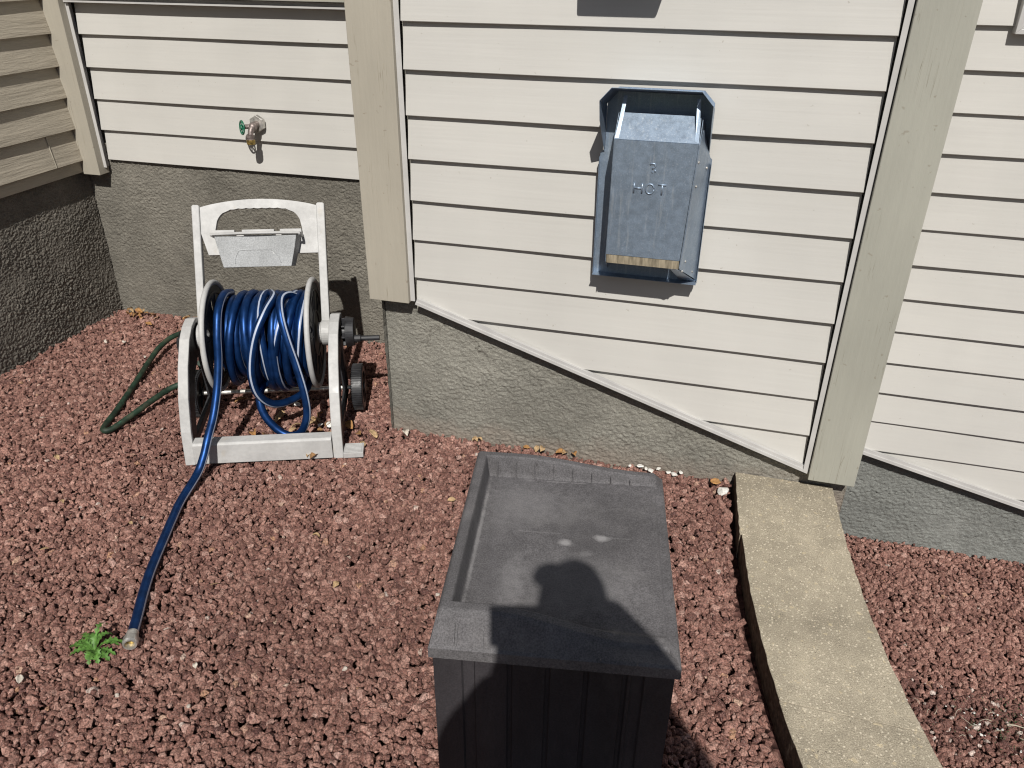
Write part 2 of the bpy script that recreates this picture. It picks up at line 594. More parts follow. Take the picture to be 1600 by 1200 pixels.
def rough_panel(name, org, u, v, lu, lv, nrm, amp, step, mat, parent, label=None, seed=1, feat=0.013):
    """wall face as a fine grid pushed in and out like trowelled parging"""
    nu = int(lu / step) + 1; nv = int(lv / step) + 1
    a = np.linspace(0, lu, nu); b = np.linspace(0, lv, nv)
    A, B = np.meshgrid(a, b)
    h = 0.0
    wx = vnoise(A / 0.05, B / 0.05, seed + 5) * 1.6
    h = (np.abs(vnoise(A / feat + wx, B / feat * 1.25 + wx, seed) - 0.5) * 2) ** 0.8 * 0.55
    h = h + vnoise(A / (feat * 0.55) + wx, B / (feat * 0.5), seed + 1) * 0.45
    h = h * (0.55 + 0.9 * vnoise(A / 0.14, B / 0.11, seed + 2))
    h = h * amp + (vnoise(A / 0.25, B / 0.25, seed + 3) - 0.5) * amp * 1.1
    org = np.array(org); u = np.array(u); v = np.array(v); nr = np.array(nrm)
    P = org + A[..., None] * u + B[..., None] * v + (h - amp * 0.4)[..., None] * nr
    P = P.reshape(-1, 3)
    idx = np.arange(nu * nv).reshape(nv, nu)
    Q = np.stack([idx[:-1, :-1], idx[:-1, 1:], idx[1:, 1:], idx[1:, :-1]], -1).reshape(-1, 4)
    if np.dot(np.cross(u, v), nr) < 0: Q = Q[:, ::-1]
    me = np_mesh(name, P - np.array(parent.location), Q, mat)
    me.polygons.foreach_set('use_smooth', np.ones(len(Q), bool))
    o = bpy.data.objects.new(name, me)
    link(o, parent)
    if label: o['label'] = label
    return o


def np_mesh(name, P, Q, mat):
    me = bpy.data.meshes.new(name)
    k = Q.shape[1]
    me.vertices.add(len(P)); me.vertices.foreach_set('co', P.astype(np.float32).ravel())
    me.loops.add(Q.size); me.loops.foreach_set('vertex_index', Q.astype(np.int32).ravel())
    me.polygons.add(len(Q))
    me.polygons.foreach_set('loop_start', (np.arange(len(Q)) * k).astype(np.int32))
    me.materials.append(M_[mat])
    me.update(calc_edges=True)
    return me


# ------------------------------------------------------------------ ground
def strip_edges(t):
    pass


SL = [(0.148, 2.262), (0.153, 2.056), (0.175, 1.907), (0.222, 1.585), (0.245, 1.443), (0.309, 1.197), (0.40, 0.93), (0.53, 0.60), (0.70, 0.2), (0.92, -0.3), (1.3, -1.0)]
SR = [(0.453, 2.264), (0.460, 2.049), (0.492, 1.806), (0.541, 1.527), (0.60, 1.276), (0.70, 0.98), (0.83, 0.66), (1.0, 0.28), (1.21, -0.2), (1.6, -0.88)]
sl_y = np.array([p[1] for p in SL][::-1]); sl_x = np.array([p[0] for p in SL][::-1])
sr_y = np.array([p[1] for p in SR][::-1]); sr_x = np.array([p[0] for p in SR][::-1])
cl_ = np.polyfit(sl_y, sl_x, 5); cr_ = np.polyfit(sr_y, sr_x, 5)
XL = lambda y: np.polyval(cl_, y)
XR = lambda y: np.polyval(cr_, y)
LOW = -0.60


def gh(x, y):
    """height of the upper gravel bed"""
    d = XL(y) - x
    f = np.clip(1 - d / 0.28, 0, 1) * np.clip((2.2 - y) / 0.5, 0, 1)
    h = -0.026 * f * f * (3 - 2 * f)
    return h + (vnoise(x / 0.3 + 50, y / 0.3 + 50, 91) - 0.5) * 0.012 + (vnoise(x / 0.09 + 50, y / 0.09 + 50, 92) - 0.5) * 0.007


def gl(x, y):
    return LOW + (vnoise(x / 0.3 + 50, y / 0.3 + 50, 93) - 0.5) * 0.016 + (vnoise(x / 0.09 + 50, y / 0.09 + 50, 94) - 0.5) * 0.008


# upper soil sheet and lower ground sheet, reaching far behind the camera
bm = bmesh.new()
pts = [(-2.83, 2.98), (-2.83, -2.5), (-40, -2.5), (-40, -60), (2.4, -60), (1.9, -2.2)] + [(x + 0.12, y) for x, y in zip(sl_x, sl_y)] + [(0.27, 2.98)]
fc = bm.faces.new([bm.verts.new((x, y, -0.055)) for x, y in pts])
o = obj('ground', bm, 'soil')
tag(o, kind='structure', label='reddish soil under the upper gravel bed')
bm = bmesh.new()
pts = [(0.27, 2.98), (60, 2.98), (60, -60), (2.4, -60), (1.9, -2.2)] + [(x + 0.12, y) for x, y in zip(sl_x, sl_y)]
bm.faces.new([bm.verts.new((x, y, LOW - 0.03)) for x, y in pts])
o = obj('ground', bm, 'soil')
tag(o, kind='structure', label='lower soil right of the retaining wall')
bm = bmesh.new()
box(bm, -40, -2.86, -60, -2.52, -0.3, -0.03)
box(bm, -2.86, 1.9, -60, -3.2, -0.3, -0.03)
o = obj('lawn', bm, 'lawn')
tag(o, kind='structure')


def rock_protos(n):
    bm = bmesh.new()
    bmesh.ops.create_icosphere(bm, subdivisions=2, radius=1)
    V = np.array([v.co[:] for v in bm.verts])
    Fc = np.array([[v.index for v in f.verts] for f in bm.faces])
    bm.free()
    out = []
    for i in range(n):
        v = V * (1 + rng.normal(0, 0.06, (len(V), 1)))
        for k in range(12):
            nn = rng.normal(size=3); nn /= np.linalg.norm(nn)
            if k == 0: nn = np.array([0.1, -0.15, 0.98])
            h = rng.uniform(0.48, 0.80)
            dd = v @ nn
            v = v - np.clip(dd - h, 0, None)[:, None] * nn
        v = v * np.array([1.0, rng.uniform(0.72, 1.0), rng.uniform(0.55, 0.85)])
        v = v + rng.normal(0, 0.022, v.shape)
        out.append(v)
    return out, Fc


def gravel(name, hfun, x0, x1, y0, y1, keep, label, debris=None):
    protos, Fc = rock_protos(24)
    allP = []; allF = []; tone = []
    base = 0
    for layer, (sp, dz, rm) in enumerate(((0.0150, -0.002, 0.0106), (0.0180, -0.0095, 0.0115), (0.045, 0.003, 0.0130))):
        nx = int((x1 - x0) / sp); ny = int((y1 - y0) / (sp * 0.9))
        gx, gy = np.meshgrid(np.arange(nx), np.arange(ny))
        X = x0 + (gx + 0.5 * (gy % 2)) * sp + rng.normal(0, sp * 0.30, gx.shape)
        Y = y0 + gy * sp * 0.9 + rng.normal(0, sp * 0.30, gx.shape)
        X = X.ravel(); Y = Y.ravel()
        k = keep(X, Y)
        X = X[k]; Y = Y[k]
        n = len(X)
        r = rm * np.exp(rng.normal(0, 0.33, n)).clip(0.5, 1.9)
        if layer == 2: r *= 0.85
        q = rng.normal(size=(n, 4)); q[:, 1:3] *= 0.42; q /= np.linalg.norm(q, axis=1)[:, None]
        a, b, c, d = q.T
        Rm = np.stack([1 - 2 * (c * c + d * d), 2 * (b * c - a * d), 2 * (b * d + a * c),
                       2 * (b * c + a * d), 1 - 2 * (b * b + d * d), 2 * (c * d - a * b),
                       2 * (b * d - a * c), 2 * (c * d + a * b), 1 - 2 * (b * b + c * c)], -1).reshape(n, 3, 3)
        Z = hfun(X, Y) + dz + rng.normal(0, 0.0024, n) - r * 0.25
        pid = rng.integers(0, len(protos), n)
        PV = np.stack(protos)[pid] * r[:, None, None]
        W = np.einsum('nij,nkj->nki', Rm, PV) + np.stack([X, Y, Z], -1)[:, None, :]
        # drop faces that look down into the bed
        T = W[:, Fc]                                     # n, f, 3, 3
        nz = np.cross(T[:, :, 1] - T[:, :, 0], T[:, :, 2] - T[:, :, 0])[:, :, 2]
        keepf = nz > -1e-6 * (r[:, None] / 0.012) ** 2 * 6
        FF = (Fc[None] + (np.arange(n) * W.shape[1])[:, None, None] + base)[keepf]
        allP.append(W.reshape(-1, 3)); allF.append(FF)
        t = rng.beta(2.2, 2.4, n) * 0.93
        odd = rng.random(n)
        t = np.where(odd > 0.990, rng.uniform(0.94, 1.0, n), t)
        if debris is not None:
            t = debris(X, Y, t)
        tone.append(np.repeat(t, W.shape[1]))
        base += n * W.shape[1]
    P = np.concatenate(allP); Q = np.concatenate(allF); tone = np.concatenate(tone)
    me = np_mesh(name, P, Q, 'gravel')
    me.polygons.foreach_set('use_smooth', np.zeros(len(Q), bool))
    at = me.attributes.new('tone', 'FLOAT', 'POINT')
    at.data.foreach_set('value', tone.astype(np.float32))
    o = bpy.data.objects.new(name, me)
    link(o)
    tag(o, label, 'gravel', kind='stuff')
    print(name, len(P), len(Q))
    return o


def keep_up(X, Y):
    k = (X < XL(Y) - 0.020) & (X > -2.80) & (Y < 2.925)
    k &= ~((X > -1.085) & (Y > 2.275))
    # hidden under the storage box
    u = (X + 0.41) * 0.986 + (Y - 0.985) * 0.165; v = -(X + 0.41) * 0.165 + (Y - 0.985) * 0.986
    k &= ~((u > 0.04) & (u < 0.38) & (v > 0.03) & (v < 0.48))
    # only the wedge near the picture and a margin each side
    k &= (Y > 0.30) & (Y > 0.30 - 0.0 * X)
    return k


def keep_low(X, Y):
    k = (X > XR(Y) + 0.0) & (Y < 2.907)
    k &= ~((X < 0.495) & (Y > 2.26))
    return k


def dirty(X, Y, t):
    d = np.hypot((X - 1.02) / 0.26, (Y - 2.03) / 0.12) + rng.normal(0, 0.25, len(X))
    t = np.where(d < 1, t * 0.35, t)
    return np.where((d < 1.1) & (rng.random(len(X)) > 0.93), 1.0, t)


gravel('gravel', gh, -2.82, 0.75, 0.30, 2.94, keep_up, 'red lava rock gravel bed around the reel and storage box')
gravel('gravel', gl, 0.40, 3.2, 1.15, 2.92, keep_low, 'darker red lava rock gravel below the tan cap stones', dirty)

# ------------------------------------------------------------------ house
house = empty('house', (-0.3, 2.9, 0), 0, 'beige lap sided house wall with tan corner boards and grey foundation', 'house')
HL = Vector(house.location)


def hobj(name, bm, mat, label=None, **k):
    shift(bm, -HL)
    return obj(name, bm, mat, house, label, **k)


EX = 0.127


def lap_bm(x0, x1, ybutt, zs, ztop, zbot, depth=0.0135, axis='x', gap=True, jit=0.0008):
    """courses of lap siding. zs: butt heights (descending). Face leans out to the butt, then steps back."""
    bm = bmesh.new()
    prof = []
    zs = sorted(zs)
    for i, z in enumerate(zs):
        zt = zs[i + 1] if i + 1 < len(zs) else ztop
        prof.append((ybutt + depth + 0.004, z))           # under the butt
        prof.append((ybutt + 0.0012, z))
        prof.append((ybutt, z + 0.0015))
        prof.append((ybutt + depth, zt))
    return bm, prof


def lap(name, x0, x1, ybutt, zs, ztop, clip=None, mat='siding', label=None, depth=0.0165, seed=1, axis=0, sgn=1):
    bm = bmesh.new()
    r = random.Random(seed)
    zs = sorted(zs)
    nseg = max(2, int(abs(x1 - x0) / 0.12))
    xs = [x0 + (x1 - x0) * i / nseg for i in range(nseg + 1)]
    for i, z in enumerate(zs):
        zt = zs[i + 1] if i + 1 < len(zs) else ztop
        rows = []
        off = r.uniform(-1, 1) * 0.0009
        for j, x in enumerate(xs):
            wob = math.sin(x * 5 + i * 2.1 + seed) * 0.0012 + off
            pr = [(depth + 0.006, z), (0.0015 + wob, z), (0.0 + wob, z + 0.0018), (depth * 0.5 + 0.0004 + wob, z + (zt - z) * 0.5), (depth + wob, zt + 0.001)]
            row = []
            for d, zz in pr:
                if axis == 0: row.append(bm.verts.new((x, ybutt + sgn * d, zz)))
                else: row.append(bm.verts.new((ybutt + sgn * d, x, zz)))
            rows.append(row)
        for a, b in zip(rows[:-1], rows[1:]):
            for k in range(4):
                bm.faces.new((a[k], b[k], b[k + 1], a[k + 1]))
    if clip:
        (px, pz), slope = clip
        n = Vector((slope, 0, -1)).normalized()    # keep above the line z = pz + slope (x - px)
        bmesh.ops.bisect_plane(bm, geom=bm.verts[:] + bm.edges[:] + bm.faces[:], plane_co=Vector((px, 0, pz)), plane_no=n, clear_outer=True)
    o = hobj(name, bm, mat, label)
    return o


zm = [1.3764 + 9 * EX - i * EX for i in range(19 + 0)]
zm += [zm[-1] - EX]
zm = [z for z in zm if z > -0.1]
zb = [1.2394 - i * EX for i in range(5)]
zr = [1.3649 + 9 * EX - i * EX for i in range(26)]
zr = [z for z in zr if z > -0.75]
TOP = 2.62
# chase (the bump-out in the middle)
lap('siding', -0.951, 0.3425, 2.2486, zm, TOP, clip=((-0.949, 0.531), -0.322), label='beige siding on the bump-out behind the metal vent', seed=1)
lap('siding', 2.36, 2.90, -1.094, zm, TOP, axis=1, sgn=1, label='beige siding on the left flank of the bump-out', seed=2)
lap('siding', 2.36, 2.875, 0.486, zm, TOP, axis=1, sgn=-1, label='beige siding on the right flank of the bump-out', seed=3)
lap('siding', -2.661, -1.10, 2.92, zb, 1.372, label='beige siding around the faucet', seed=4)
lap('siding', -2.661, -1.10, 2.92, [1.3664 + EX * i for i in range(1, 9)], TOP, label='beige siding above the ledge', seed=5)
lap('siding', 0.50, 4.2, 2.88, zr, TOP, clip=((0.652, -0.172), -0.236), label='beige siding right of the bump-out', seed=6)
# rough-grained siding on the left wall
lap('siding', -1.6, 2.872, -2.750, [0.731, 0.865, 0.993, 1.117, 1.242] + [1.242 + 0.126 * i for i in range(1, 11)], TOP, mat='lap', axis=1, sgn=-1, depth=0.019,
    label='darker wood grained siding of the left wall', seed=7)
bm = bmesh.new()
box(bm, -2.80, -2.7665, -1.6, 2.872, 0.681, 0.738)
hobj('starter_board', bm, 'lap')
bm = bmesh.new()
xform(bm, Matrix())
prism(bm, [(-2.7525, 0.735), (-2.7487, 0.735), (-2.7657, 0.862), (-2.7695, 0.862)], 1, 2.716, 2.7182)
hobj('siding_seam', bm, 'board')

# boards
def board(x0, x1, y0, y1, z0, z1, mat, label, bev=0.002):
    bm = bmesh.new()
    box(bm, x0, x1, y0, y1, z0, z1)
    bmesh.ops.subdivide_edges(bm, edges=[e for e in bm.edges if abs(e.verts[0].co.z - e.verts[1].co.z) > 0.1], cuts=8, use_grid_fill=True)
    for v in bm.verts:
        v.co.x += math.sin(v.co.z * 5 + x0) * 0.0006
    return hobj('corner_board', bm, mat, label, bevel=bev)


board(-1.107, -0.967, 2.222, 2.262, 0.531, TOP, 'board', 'tan corner board between faucet wall and bump-out')
board(-1.1065, -1.083, 2.2625, 2.37, 0.531, TOP, 'board', 'side piece of the tan corner board left of the bump-out')
board(0.362, 0.500, 2.222, 2.262, 0.088, TOP, 'board2', 'grey tan corner board at the right end of the bump-out')
board(0.4765, 0.4995, 2.2625, 2.37, 0.088, TOP, 'board2', 'side piece of the grey tan corner board')
board(-2.765, -2.679, 2.868, 2.93, 0.672, TOP, 'board', 'tan board in the inner corner left of the faucet wall')
# J channels: a lip standing proud with a gap behind it
def jch(x0, x1, yf, yb, z0, z1, side, label):
    """lip x0..x1 at the face; side=+1: siding lies on +x side"""
    bm = bmesh.new()
    box(bm, x0, x1, yf, yf + 0.0018, z0, z1)
    if side > 0: box(bm, x0, x0 + 0.0018, yf + 0.002, yb, z0, z1)
    else: box(bm, x1 - 0.0018, x1, yf + 0.002, yb, z0, z1)
    hobj('j_channel', bm, 'trim', label)


jch(-0.967, -0.951, 2.2385, 2.262, 0.535, TOP, 1, 'thin trim at the left end of the bump-out siding')
jch(0.345, 0.3595, 2.2365, 2.262, 0.108, TOP, -1, 'thin trim at the right end of the bump-out siding')
jch(-2.679, -2.664, 2.902, 2.934, 0.700, 1.362, 1, 'thin trim in the inner corner')


def diag(x0, z0, x1, z1, yf, yb, wdt, label):
    bm = bmesh.new()
    a = Vector((x0, 0, z0)); b = Vector((x1, 0, z1)); d = (b - a).normalized(); n = Vector((-d.z, 0, d.x))
    if n.z < 0: n = -n
    for (w0, w1, ya, yc) in ((0, wdt * 0.45, yf, yf + 0.016), (wdt * 0.45, wdt, yf + 0.004, yf + 0.016), (-0.0015, 0.0015, yf + 0.0165, yb)):
        P = [a + n * w0, b + n * w0, b + n * w1, a + n * w1]
        A = [bm.verts.new((p.x, ya, p.z)) for p in P]; B = [bm.verts.new((p.x, yc, p.z)) for p in P]
        bm.faces.new(A); bm.faces.new(B[::-1])
        for i in range(4): bm.faces.new((A[i], A[(i + 1) % 4], B[(i + 1) % 4], B[i]))
    hobj('bottom_trim', bm, 'trim', label)


diag(-0.951, 0.524, 0.359, 0.101, 2.237, 2.266, 0.021, 'white sloping trim under the bump-out siding')
diag(0.500, -0.142, 4.2, -1.015, 2.866, 2.90, 0.026, 'white sloping trim under the right siding')

# foundations (fine grids, trowelled)
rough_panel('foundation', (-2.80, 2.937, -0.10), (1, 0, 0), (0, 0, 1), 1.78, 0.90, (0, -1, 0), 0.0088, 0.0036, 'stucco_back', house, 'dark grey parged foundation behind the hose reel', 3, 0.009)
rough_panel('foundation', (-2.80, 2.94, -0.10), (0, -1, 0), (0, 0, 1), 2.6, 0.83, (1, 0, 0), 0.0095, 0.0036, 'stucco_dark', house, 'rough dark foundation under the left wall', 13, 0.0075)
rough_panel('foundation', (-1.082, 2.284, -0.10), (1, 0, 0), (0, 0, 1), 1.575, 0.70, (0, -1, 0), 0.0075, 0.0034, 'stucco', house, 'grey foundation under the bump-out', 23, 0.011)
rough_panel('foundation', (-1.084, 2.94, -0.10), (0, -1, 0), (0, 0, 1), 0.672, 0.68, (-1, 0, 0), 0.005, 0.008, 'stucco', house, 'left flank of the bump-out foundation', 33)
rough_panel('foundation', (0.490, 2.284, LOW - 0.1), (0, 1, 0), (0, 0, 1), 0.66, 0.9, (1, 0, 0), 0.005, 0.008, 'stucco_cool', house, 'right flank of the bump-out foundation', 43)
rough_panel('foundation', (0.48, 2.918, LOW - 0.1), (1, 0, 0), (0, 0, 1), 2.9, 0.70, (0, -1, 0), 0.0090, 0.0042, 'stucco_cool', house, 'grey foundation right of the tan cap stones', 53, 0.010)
# solid core behind the cladding so that nothing is hollow
bm = bmesh.new()
box(bm, -2.90, 4.3, 2.96, 6.5, -0.7, TOP)
box(bm, -6.0, -2.82, -1.6, 6.5, -0.7, TOP)
box(bm, -1.070, 0.478, 2.300, 2.955, -0.7, TOP)
hobj('wall_core', bm, 'stucco')
# horizontal ledge at the top of the faucet wall
bm = bmesh.new()
box(bm, -2.672, -1.10, 2.888, 2.934, 1.3600, 1.3665)
box(bm, -2.672, -1.10, 2.9015, 2.934, 1.3668, 1.380)
hobj('ledge_trim', bm, 'trim')
bm = bmesh.new()
box(bm, -2.672, -1.10, 2.872, 2.934, 1.3835, 1.47)
hobj('ledge_board', bm, 'board2', bevel=0.002)
# eave and roof above the picture
bm = bmesh.new()
box(bm, -6.3, 4.6, 2.55, 6.8, TOP + 0.001, TOP + 0.16)
box(bm, -6.3, -2.45, -1.9, 2.549, TOP + 0.001, TOP + 0.16)
box(bm, -1.3, 0.7, 1.95, 2.549, TOP + 0.001, TOP + 0.16)
hobj('eave', bm, 'trim', bevel=0.004)
bm = bmesh.new()
prism(bm, [(2.45, TOP + 0.163), (6.9, TOP + 0.163), (6.9, TOP + 1.6)], 0, -6.35, 4.65)
prism(bm, [(-6.35, TOP + 0.1635), (-2.4, TOP + 0.1635), (-6.35, TOP + 1.6)], 1, -1.95, 2.44)
hobj('roof', bm, 'roof')
# window, only its lower left corner shows
bm = bmesh.new()
x0, x1, z0, z1, fw = 0.752, 1.62, 1.345, 2.25, 0.026
yf = 2.856
for (w0, w1, y0) in ((0.0, fw * 0.55, yf), (fw * 0.55, fw, yf + 0.008)):
    for quad in (((x0 + w0, z0 + w0), (x1 - w0, z0 + w0), (x1 - w1, z0 + w1), (x0 + w1, z0 + w1)),
                 ((x0 + w0, z1 - w0), (x1 - w0, z1 - w0), (x1 - w1, z1 - w1), (x0 + w1, z1 - w1)),
                 ((x0 + w0, z0 + w0), (x0 + w1, z0 + w1), (x0 + w1, z1 - w1), (x0 + w0, z1 - w0)),
                 ((x1 - w0, z0 + w0), (x1 - w1, z0 + w1), (x1 - w1, z1 - w1), (x1 - w0, z1 - w0))):
        prism(bm, list(quad), 1, y0, 2.90)
win = hobj('window', bm, 'trim', bevel=0.0015)
bm = bmesh.new()
box(bm, x0 + fw, x1 - fw, 2.878, 2.882, z0 + fw, z1 - fw)
o = obj('pane', shift(bm, -HL), 'glass', win)
bm = bmesh.new()
for (a, b, c, d) in ((x0 + fw + .0005, x1 - fw - .0005, z0 + fw + .0005, z0 + fw + 0.03), (x0 + fw + .0005, x1 - fw - .0005, z1 - fw - .03, z1 - fw - .0005), (x0 + fw + .0005, x0 + fw + .03, z0 + fw + .031, z1 - fw - .031), (x1 - fw - .03, x1 - fw - .0005, z0 + fw + .031, z1 - fw - .031)):
    box(bm, a, b, 2.868, 2.8775, c, d)
obj('sash', shift(bm, -HL), 'dgrey', win)

# ------------------------------------------------------------------ retaining wall with cap stones
rw = empty('retaining_wall', (0.3, 1.6, 0), 0, 'curved retaining wall with speckled tan concrete cap stones between two gravel beds', 'retaining wall')
RL = Vector(rw.location)
ys = [2.262, 2.068, 1.36, 0.98, 0.52, 0.05, -0.45, -0.88]
caps_y = [(2.276, 1.952, 0.0), (1.9505, 1.3635, 0.005), (1.362, 0.86, 0.003), (0.857, 0.38, 0.0), (0.377, -0.12, 0.002), (-0.123, -0.62, 0.0)]
for i, (ya, yb, dx) in enumerate(caps_y):
    bm = bmesh.new()
    n = 22
    rows = []
    for k in range(n + 1):
        y = ya + (yb - ya) * k / n
        tilt = 0.0
        xl = float(XL(y)) + dx; xr = float(XR(y))
        jl = (vnoise(np.array([y * 60.0 + 900]), np.array([3.0]), 5)[0] - 0.5) * 0.0035
        jr = (vnoise(np.array([y * 60.0 + 900]), np.array([9.0]), 6)[0] - 0.5) * 0.004
        row = []
        for j in range(9):
            f = j / 8
            row.append(bm.verts.new((xl + jl + (xr + jr - xl - jl) * f, y, 0.04 + 0.0006 * i)))
        rows.append((row, [bm.verts.new((xl + jl + 0.001, y, -0.052)), bm.verts.new((xr + jr, y, -0.052))]))
    for (a, la), (b, lb) in zip(rows[:-1], rows[1:]):
        for j in range(8): bm.faces.new((a[j], a[j + 1], b[j + 1], b[j]))
        bm.faces.new((a[0], b[0], lb[0], la[0])); bm.faces.new((a[8], la[1], lb[1], b[8])); bm.faces.new((la[0], lb[0], lb[1], la[1]))
    for (row, lo) in (rows[0], rows[-1]):
        bm.faces.new(row + [lo[1], lo[0]])
    shift(bm, -RL)
    co_ = obj('cap_stone', bm, 'cap', rw, bevel=0.0015)
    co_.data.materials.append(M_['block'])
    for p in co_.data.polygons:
        if abs(p.normal.z) < 0.5 and p.area > 0.0: p.material_index = 1  # side faces get the darker colour as painted shade
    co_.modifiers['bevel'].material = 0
for lev in range(4):
    bm = bmesh.new()
    n = 60; rows = []
    zt = -0.0525 - lev * 0.147; zb_ = zt - 0.146
    for k in range(n + 1):
        y = 2.25 + (-0.62 - 2.25) * k / n
        xl = float(XL(y)) + 0.025; xr = float(XR(y)) - 0.012 + lev * 0.012
        rows.append([bm.verts.new(c) for c in ((xl, y, zt), (xr, y, zt), (xr, y, zb_), (xl, y, zb_))])
    for a, b in zip(rows[:-1], rows[1:]):
        for j in range(4): bm.faces.new((a[j], a[(j + 1) % 4], b[(j + 1) % 4], b[j]))
    bm.faces.new(rows[0]); bm.faces.new(rows[-1])
    shift(bm, -RL)
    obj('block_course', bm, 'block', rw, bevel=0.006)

# ------------------------------------------------------------------ vent cap marked HOT
vc = empty('fireplace_vent', (-0.21, 2.235, 0.705), 0, 'galvanised fireplace vent cap stamped HOT on the beige siding', 'vent cap')
VL = Vector(vc.location)


def vobj(name, bm, mat='galv', **k):
    return obj(name, shift(bm, -VL), mat, vc, **k)


def sheet(bm, pts, t=0.0012, off=None):
    """thin sheet polygon from 3-D points, thickened along its normal"""
    P = [Vector(p) for p in pts]
    n = Vector((0, 0, 0))
    for i in range(len(P)):
        n += (P[i] - P[0]).cross(P[(i + 1) % len(P)] - P[0])
    n.normalize()
    A = [bm.verts.new(p + n * t / 2) for p in P]; B = [bm.verts.new(p - n * t / 2) for p in P]
    bm.faces.new(A); bm.faces.new(B[::-1])
    for i in range(len(P)):
        j = (i + 1) % len(P)
        bm.faces.new((A[i], A[j], B[j], B[i]))


px0, px1 = -0.362, -0.057
bm = bmesh.new()
prism(bm, [(px0, 0.709), (px1, 0.709), (px1, 1.06), (-0.0675, 1.07), (-0.0675, 1.205), (-0.097, 1.235), (-0.322, 1.235), (-0.350, 1.205), (-0.350, 1.07), (px0, 1.06)], 1, 2.226, 2.229)
sheet(bm, [(px0, 2.2255, 0.709), (px0, 2.2255, 1.05), (px0, 2.212, 1.05), (px0, 2.212, 0.709)])
sheet(bm, [(px1, 2.2255, 0.709), (px1, 2.2255, 1.05), (px1, 2.212, 1.05), (px1, 2.212, 0.709)])
sheet(bm, [(px0 + .001, 2.2255, 0.7095), (px1 - .001, 2.2255, 0.7095), (px1 - .001, 2.195, 0.7095), (px0 + .001, 2.195, 0.7095)])
vobj('back_plate', bm)
YF = 2.097
# hood: scoop that rises towards its front edge, chamfers, tapering side wings
bm = bmesh.new()
zb1, zb2 = 1.224, 1.192
sheet(bm, [(-0.322, 2.2255, zb1), (-0.097, 2.2255, zb1), (-0.097, YF, 1.250), (-0.322, YF, 1.250)])
sheet(bm, [(-0.3225, 2.2255, zb1), (-0.3225, YF, 1.2495), (-0.351, YF, 1.218), (-0.351, 2.2255, zb2)])
sheet(bm, [(-0.0965, 2.2255, zb1), (-0.0965, YF, 1.2495), (-0.067, YF, 1.218), (-0.067, 2.2255, zb2)])
sheet(bm, [(-0.3515, 2.2255, zb2), (-0.3515, YF, 1.2175), (-0.3515, YF + 0.02, 1.165), (-0.3515, 2.2255, 1.062)])
sheet(bm, [(-0.0665, 2.2255, zb2), (-0.0665, YF, 1.2175), (-0.0665, YF + 0.02, 1.165), (-0.0665, 2.2255, 1.062)])
vobj('hood', bm)
# deflector box: front face, bevelled top, sides, tabs
fl, fr = -0.308, -0.091
bm = bmesh.new()
sheet(bm, [(fl, YF, 0.812), (fr - 0.015, YF, 0.812), (fr, YF, 1.124), (fl + 0.002, YF, 1.124)], 0.002)
sheet(bm, [(fl + 0.002, YF, 1.1245), (fr, YF, 1.1245), (fr - 0.004, 2.152, 1.182), (fl + 0.012, 2.152, 1.182)], 0.002)
vobj('front_plate', bm)
bm = bmesh.new()
for (xb, xt, s) in ((fl, fl + 0.002, -1), (fr - 0.015, fr, 1)):
    sheet(bm, [(xb + s * .0012, YF + .001, 0.790), (xt + s * .0012, YF + .001, 1.124), (xt + s * .0012, 2.152, 1.182), (xt + s * 0.006, 2.2255, 1.15), (xb + s * 0.012, 2.2255, 0.725)])
vobj('side_plate', bm)
for (x, s) in ((fl + 0.002, 1), (fr, -1)):
    bm = bmesh.new()
    sheet(bm, [(x, YF, 1.1265), (x + s * 0.010, YF + 0.002, 1.128), (x + s * 0.019, 2.150, 1.225), (x + s * 0.010, 2.150, 1.225)], 0.0015)
    vobj('corner_tab', bm)
bm = bmesh.new()
sheet(bm, [(fl + 0.001, YF + 0.001, 0.8105), (fr - 0.016, YF + 0.001, 0.8105), (fr - 0.016, YF + 0.010, 0.784), (fl + 0.001, YF + 0.010, 0.784)], 0.0015)
vobj('lower_lip', bm, 'rust')
# right side sheet, slanting from the front edge back to the wall
bm = bmesh.new()
sheet(bm, [(fr + 0.0022, YF + 0.006, 1.120), (fr - 0.0125, YF + 0.006, 0.785), (px1 - 0.003, 2.2225, 0.716), (px1 - 0.003, 2.2225, 1.058), (fr + 0.006, 2.152, 1.150)], 0.0012)
sheet(bm, [(fr - 0.040, YF + 0.016, 0.7825), (fr - 0.0135, YF + 0.008, 0.7825), (px1 - 0.006, 2.2223, 0.7125), (px1 - 0.05, 2.2223, 0.7125)], 0.0012)
vobj('side_flange', bm)
for (f_, z) in ((0.12, 1.075), (0.75, 1.045), (0.2, 1.01), (0.25, 0.80), (0.72, 0.752), (0.15, 0.775)):
    k_ = (1.12 - z) / 0.335
    xa_ = fr + 0.0022 - 0.0147 * k_
    bm = bmesh.new()
    bmesh.ops.create_icosphere(bm, subdivisions=2, radius=0.0034, matrix=Matrix.Translation((xa_ + (px1 - 0.003 - xa_) * f_, YF + 0.006 + (2.2225 - YF - 0.006) * f_ - 0.001, z)))
    vobj('screw', bm, 'alloy')


def stroke(bm, pts, r, closed=False):
    P = [Vector(p) for p in pts]
    if closed: P = P + [P[0], P[1]]
    tube(bm, P, r, 8)


# raised lettering HOT and the small mark above it
def glyph(bm, strokes, x, z, h, w_):
    for s in strokes:
        stroke(bm, [(x + p[0] * w_, YF - 0.0012, z + p[1] * h) for p in s], 0.0024)


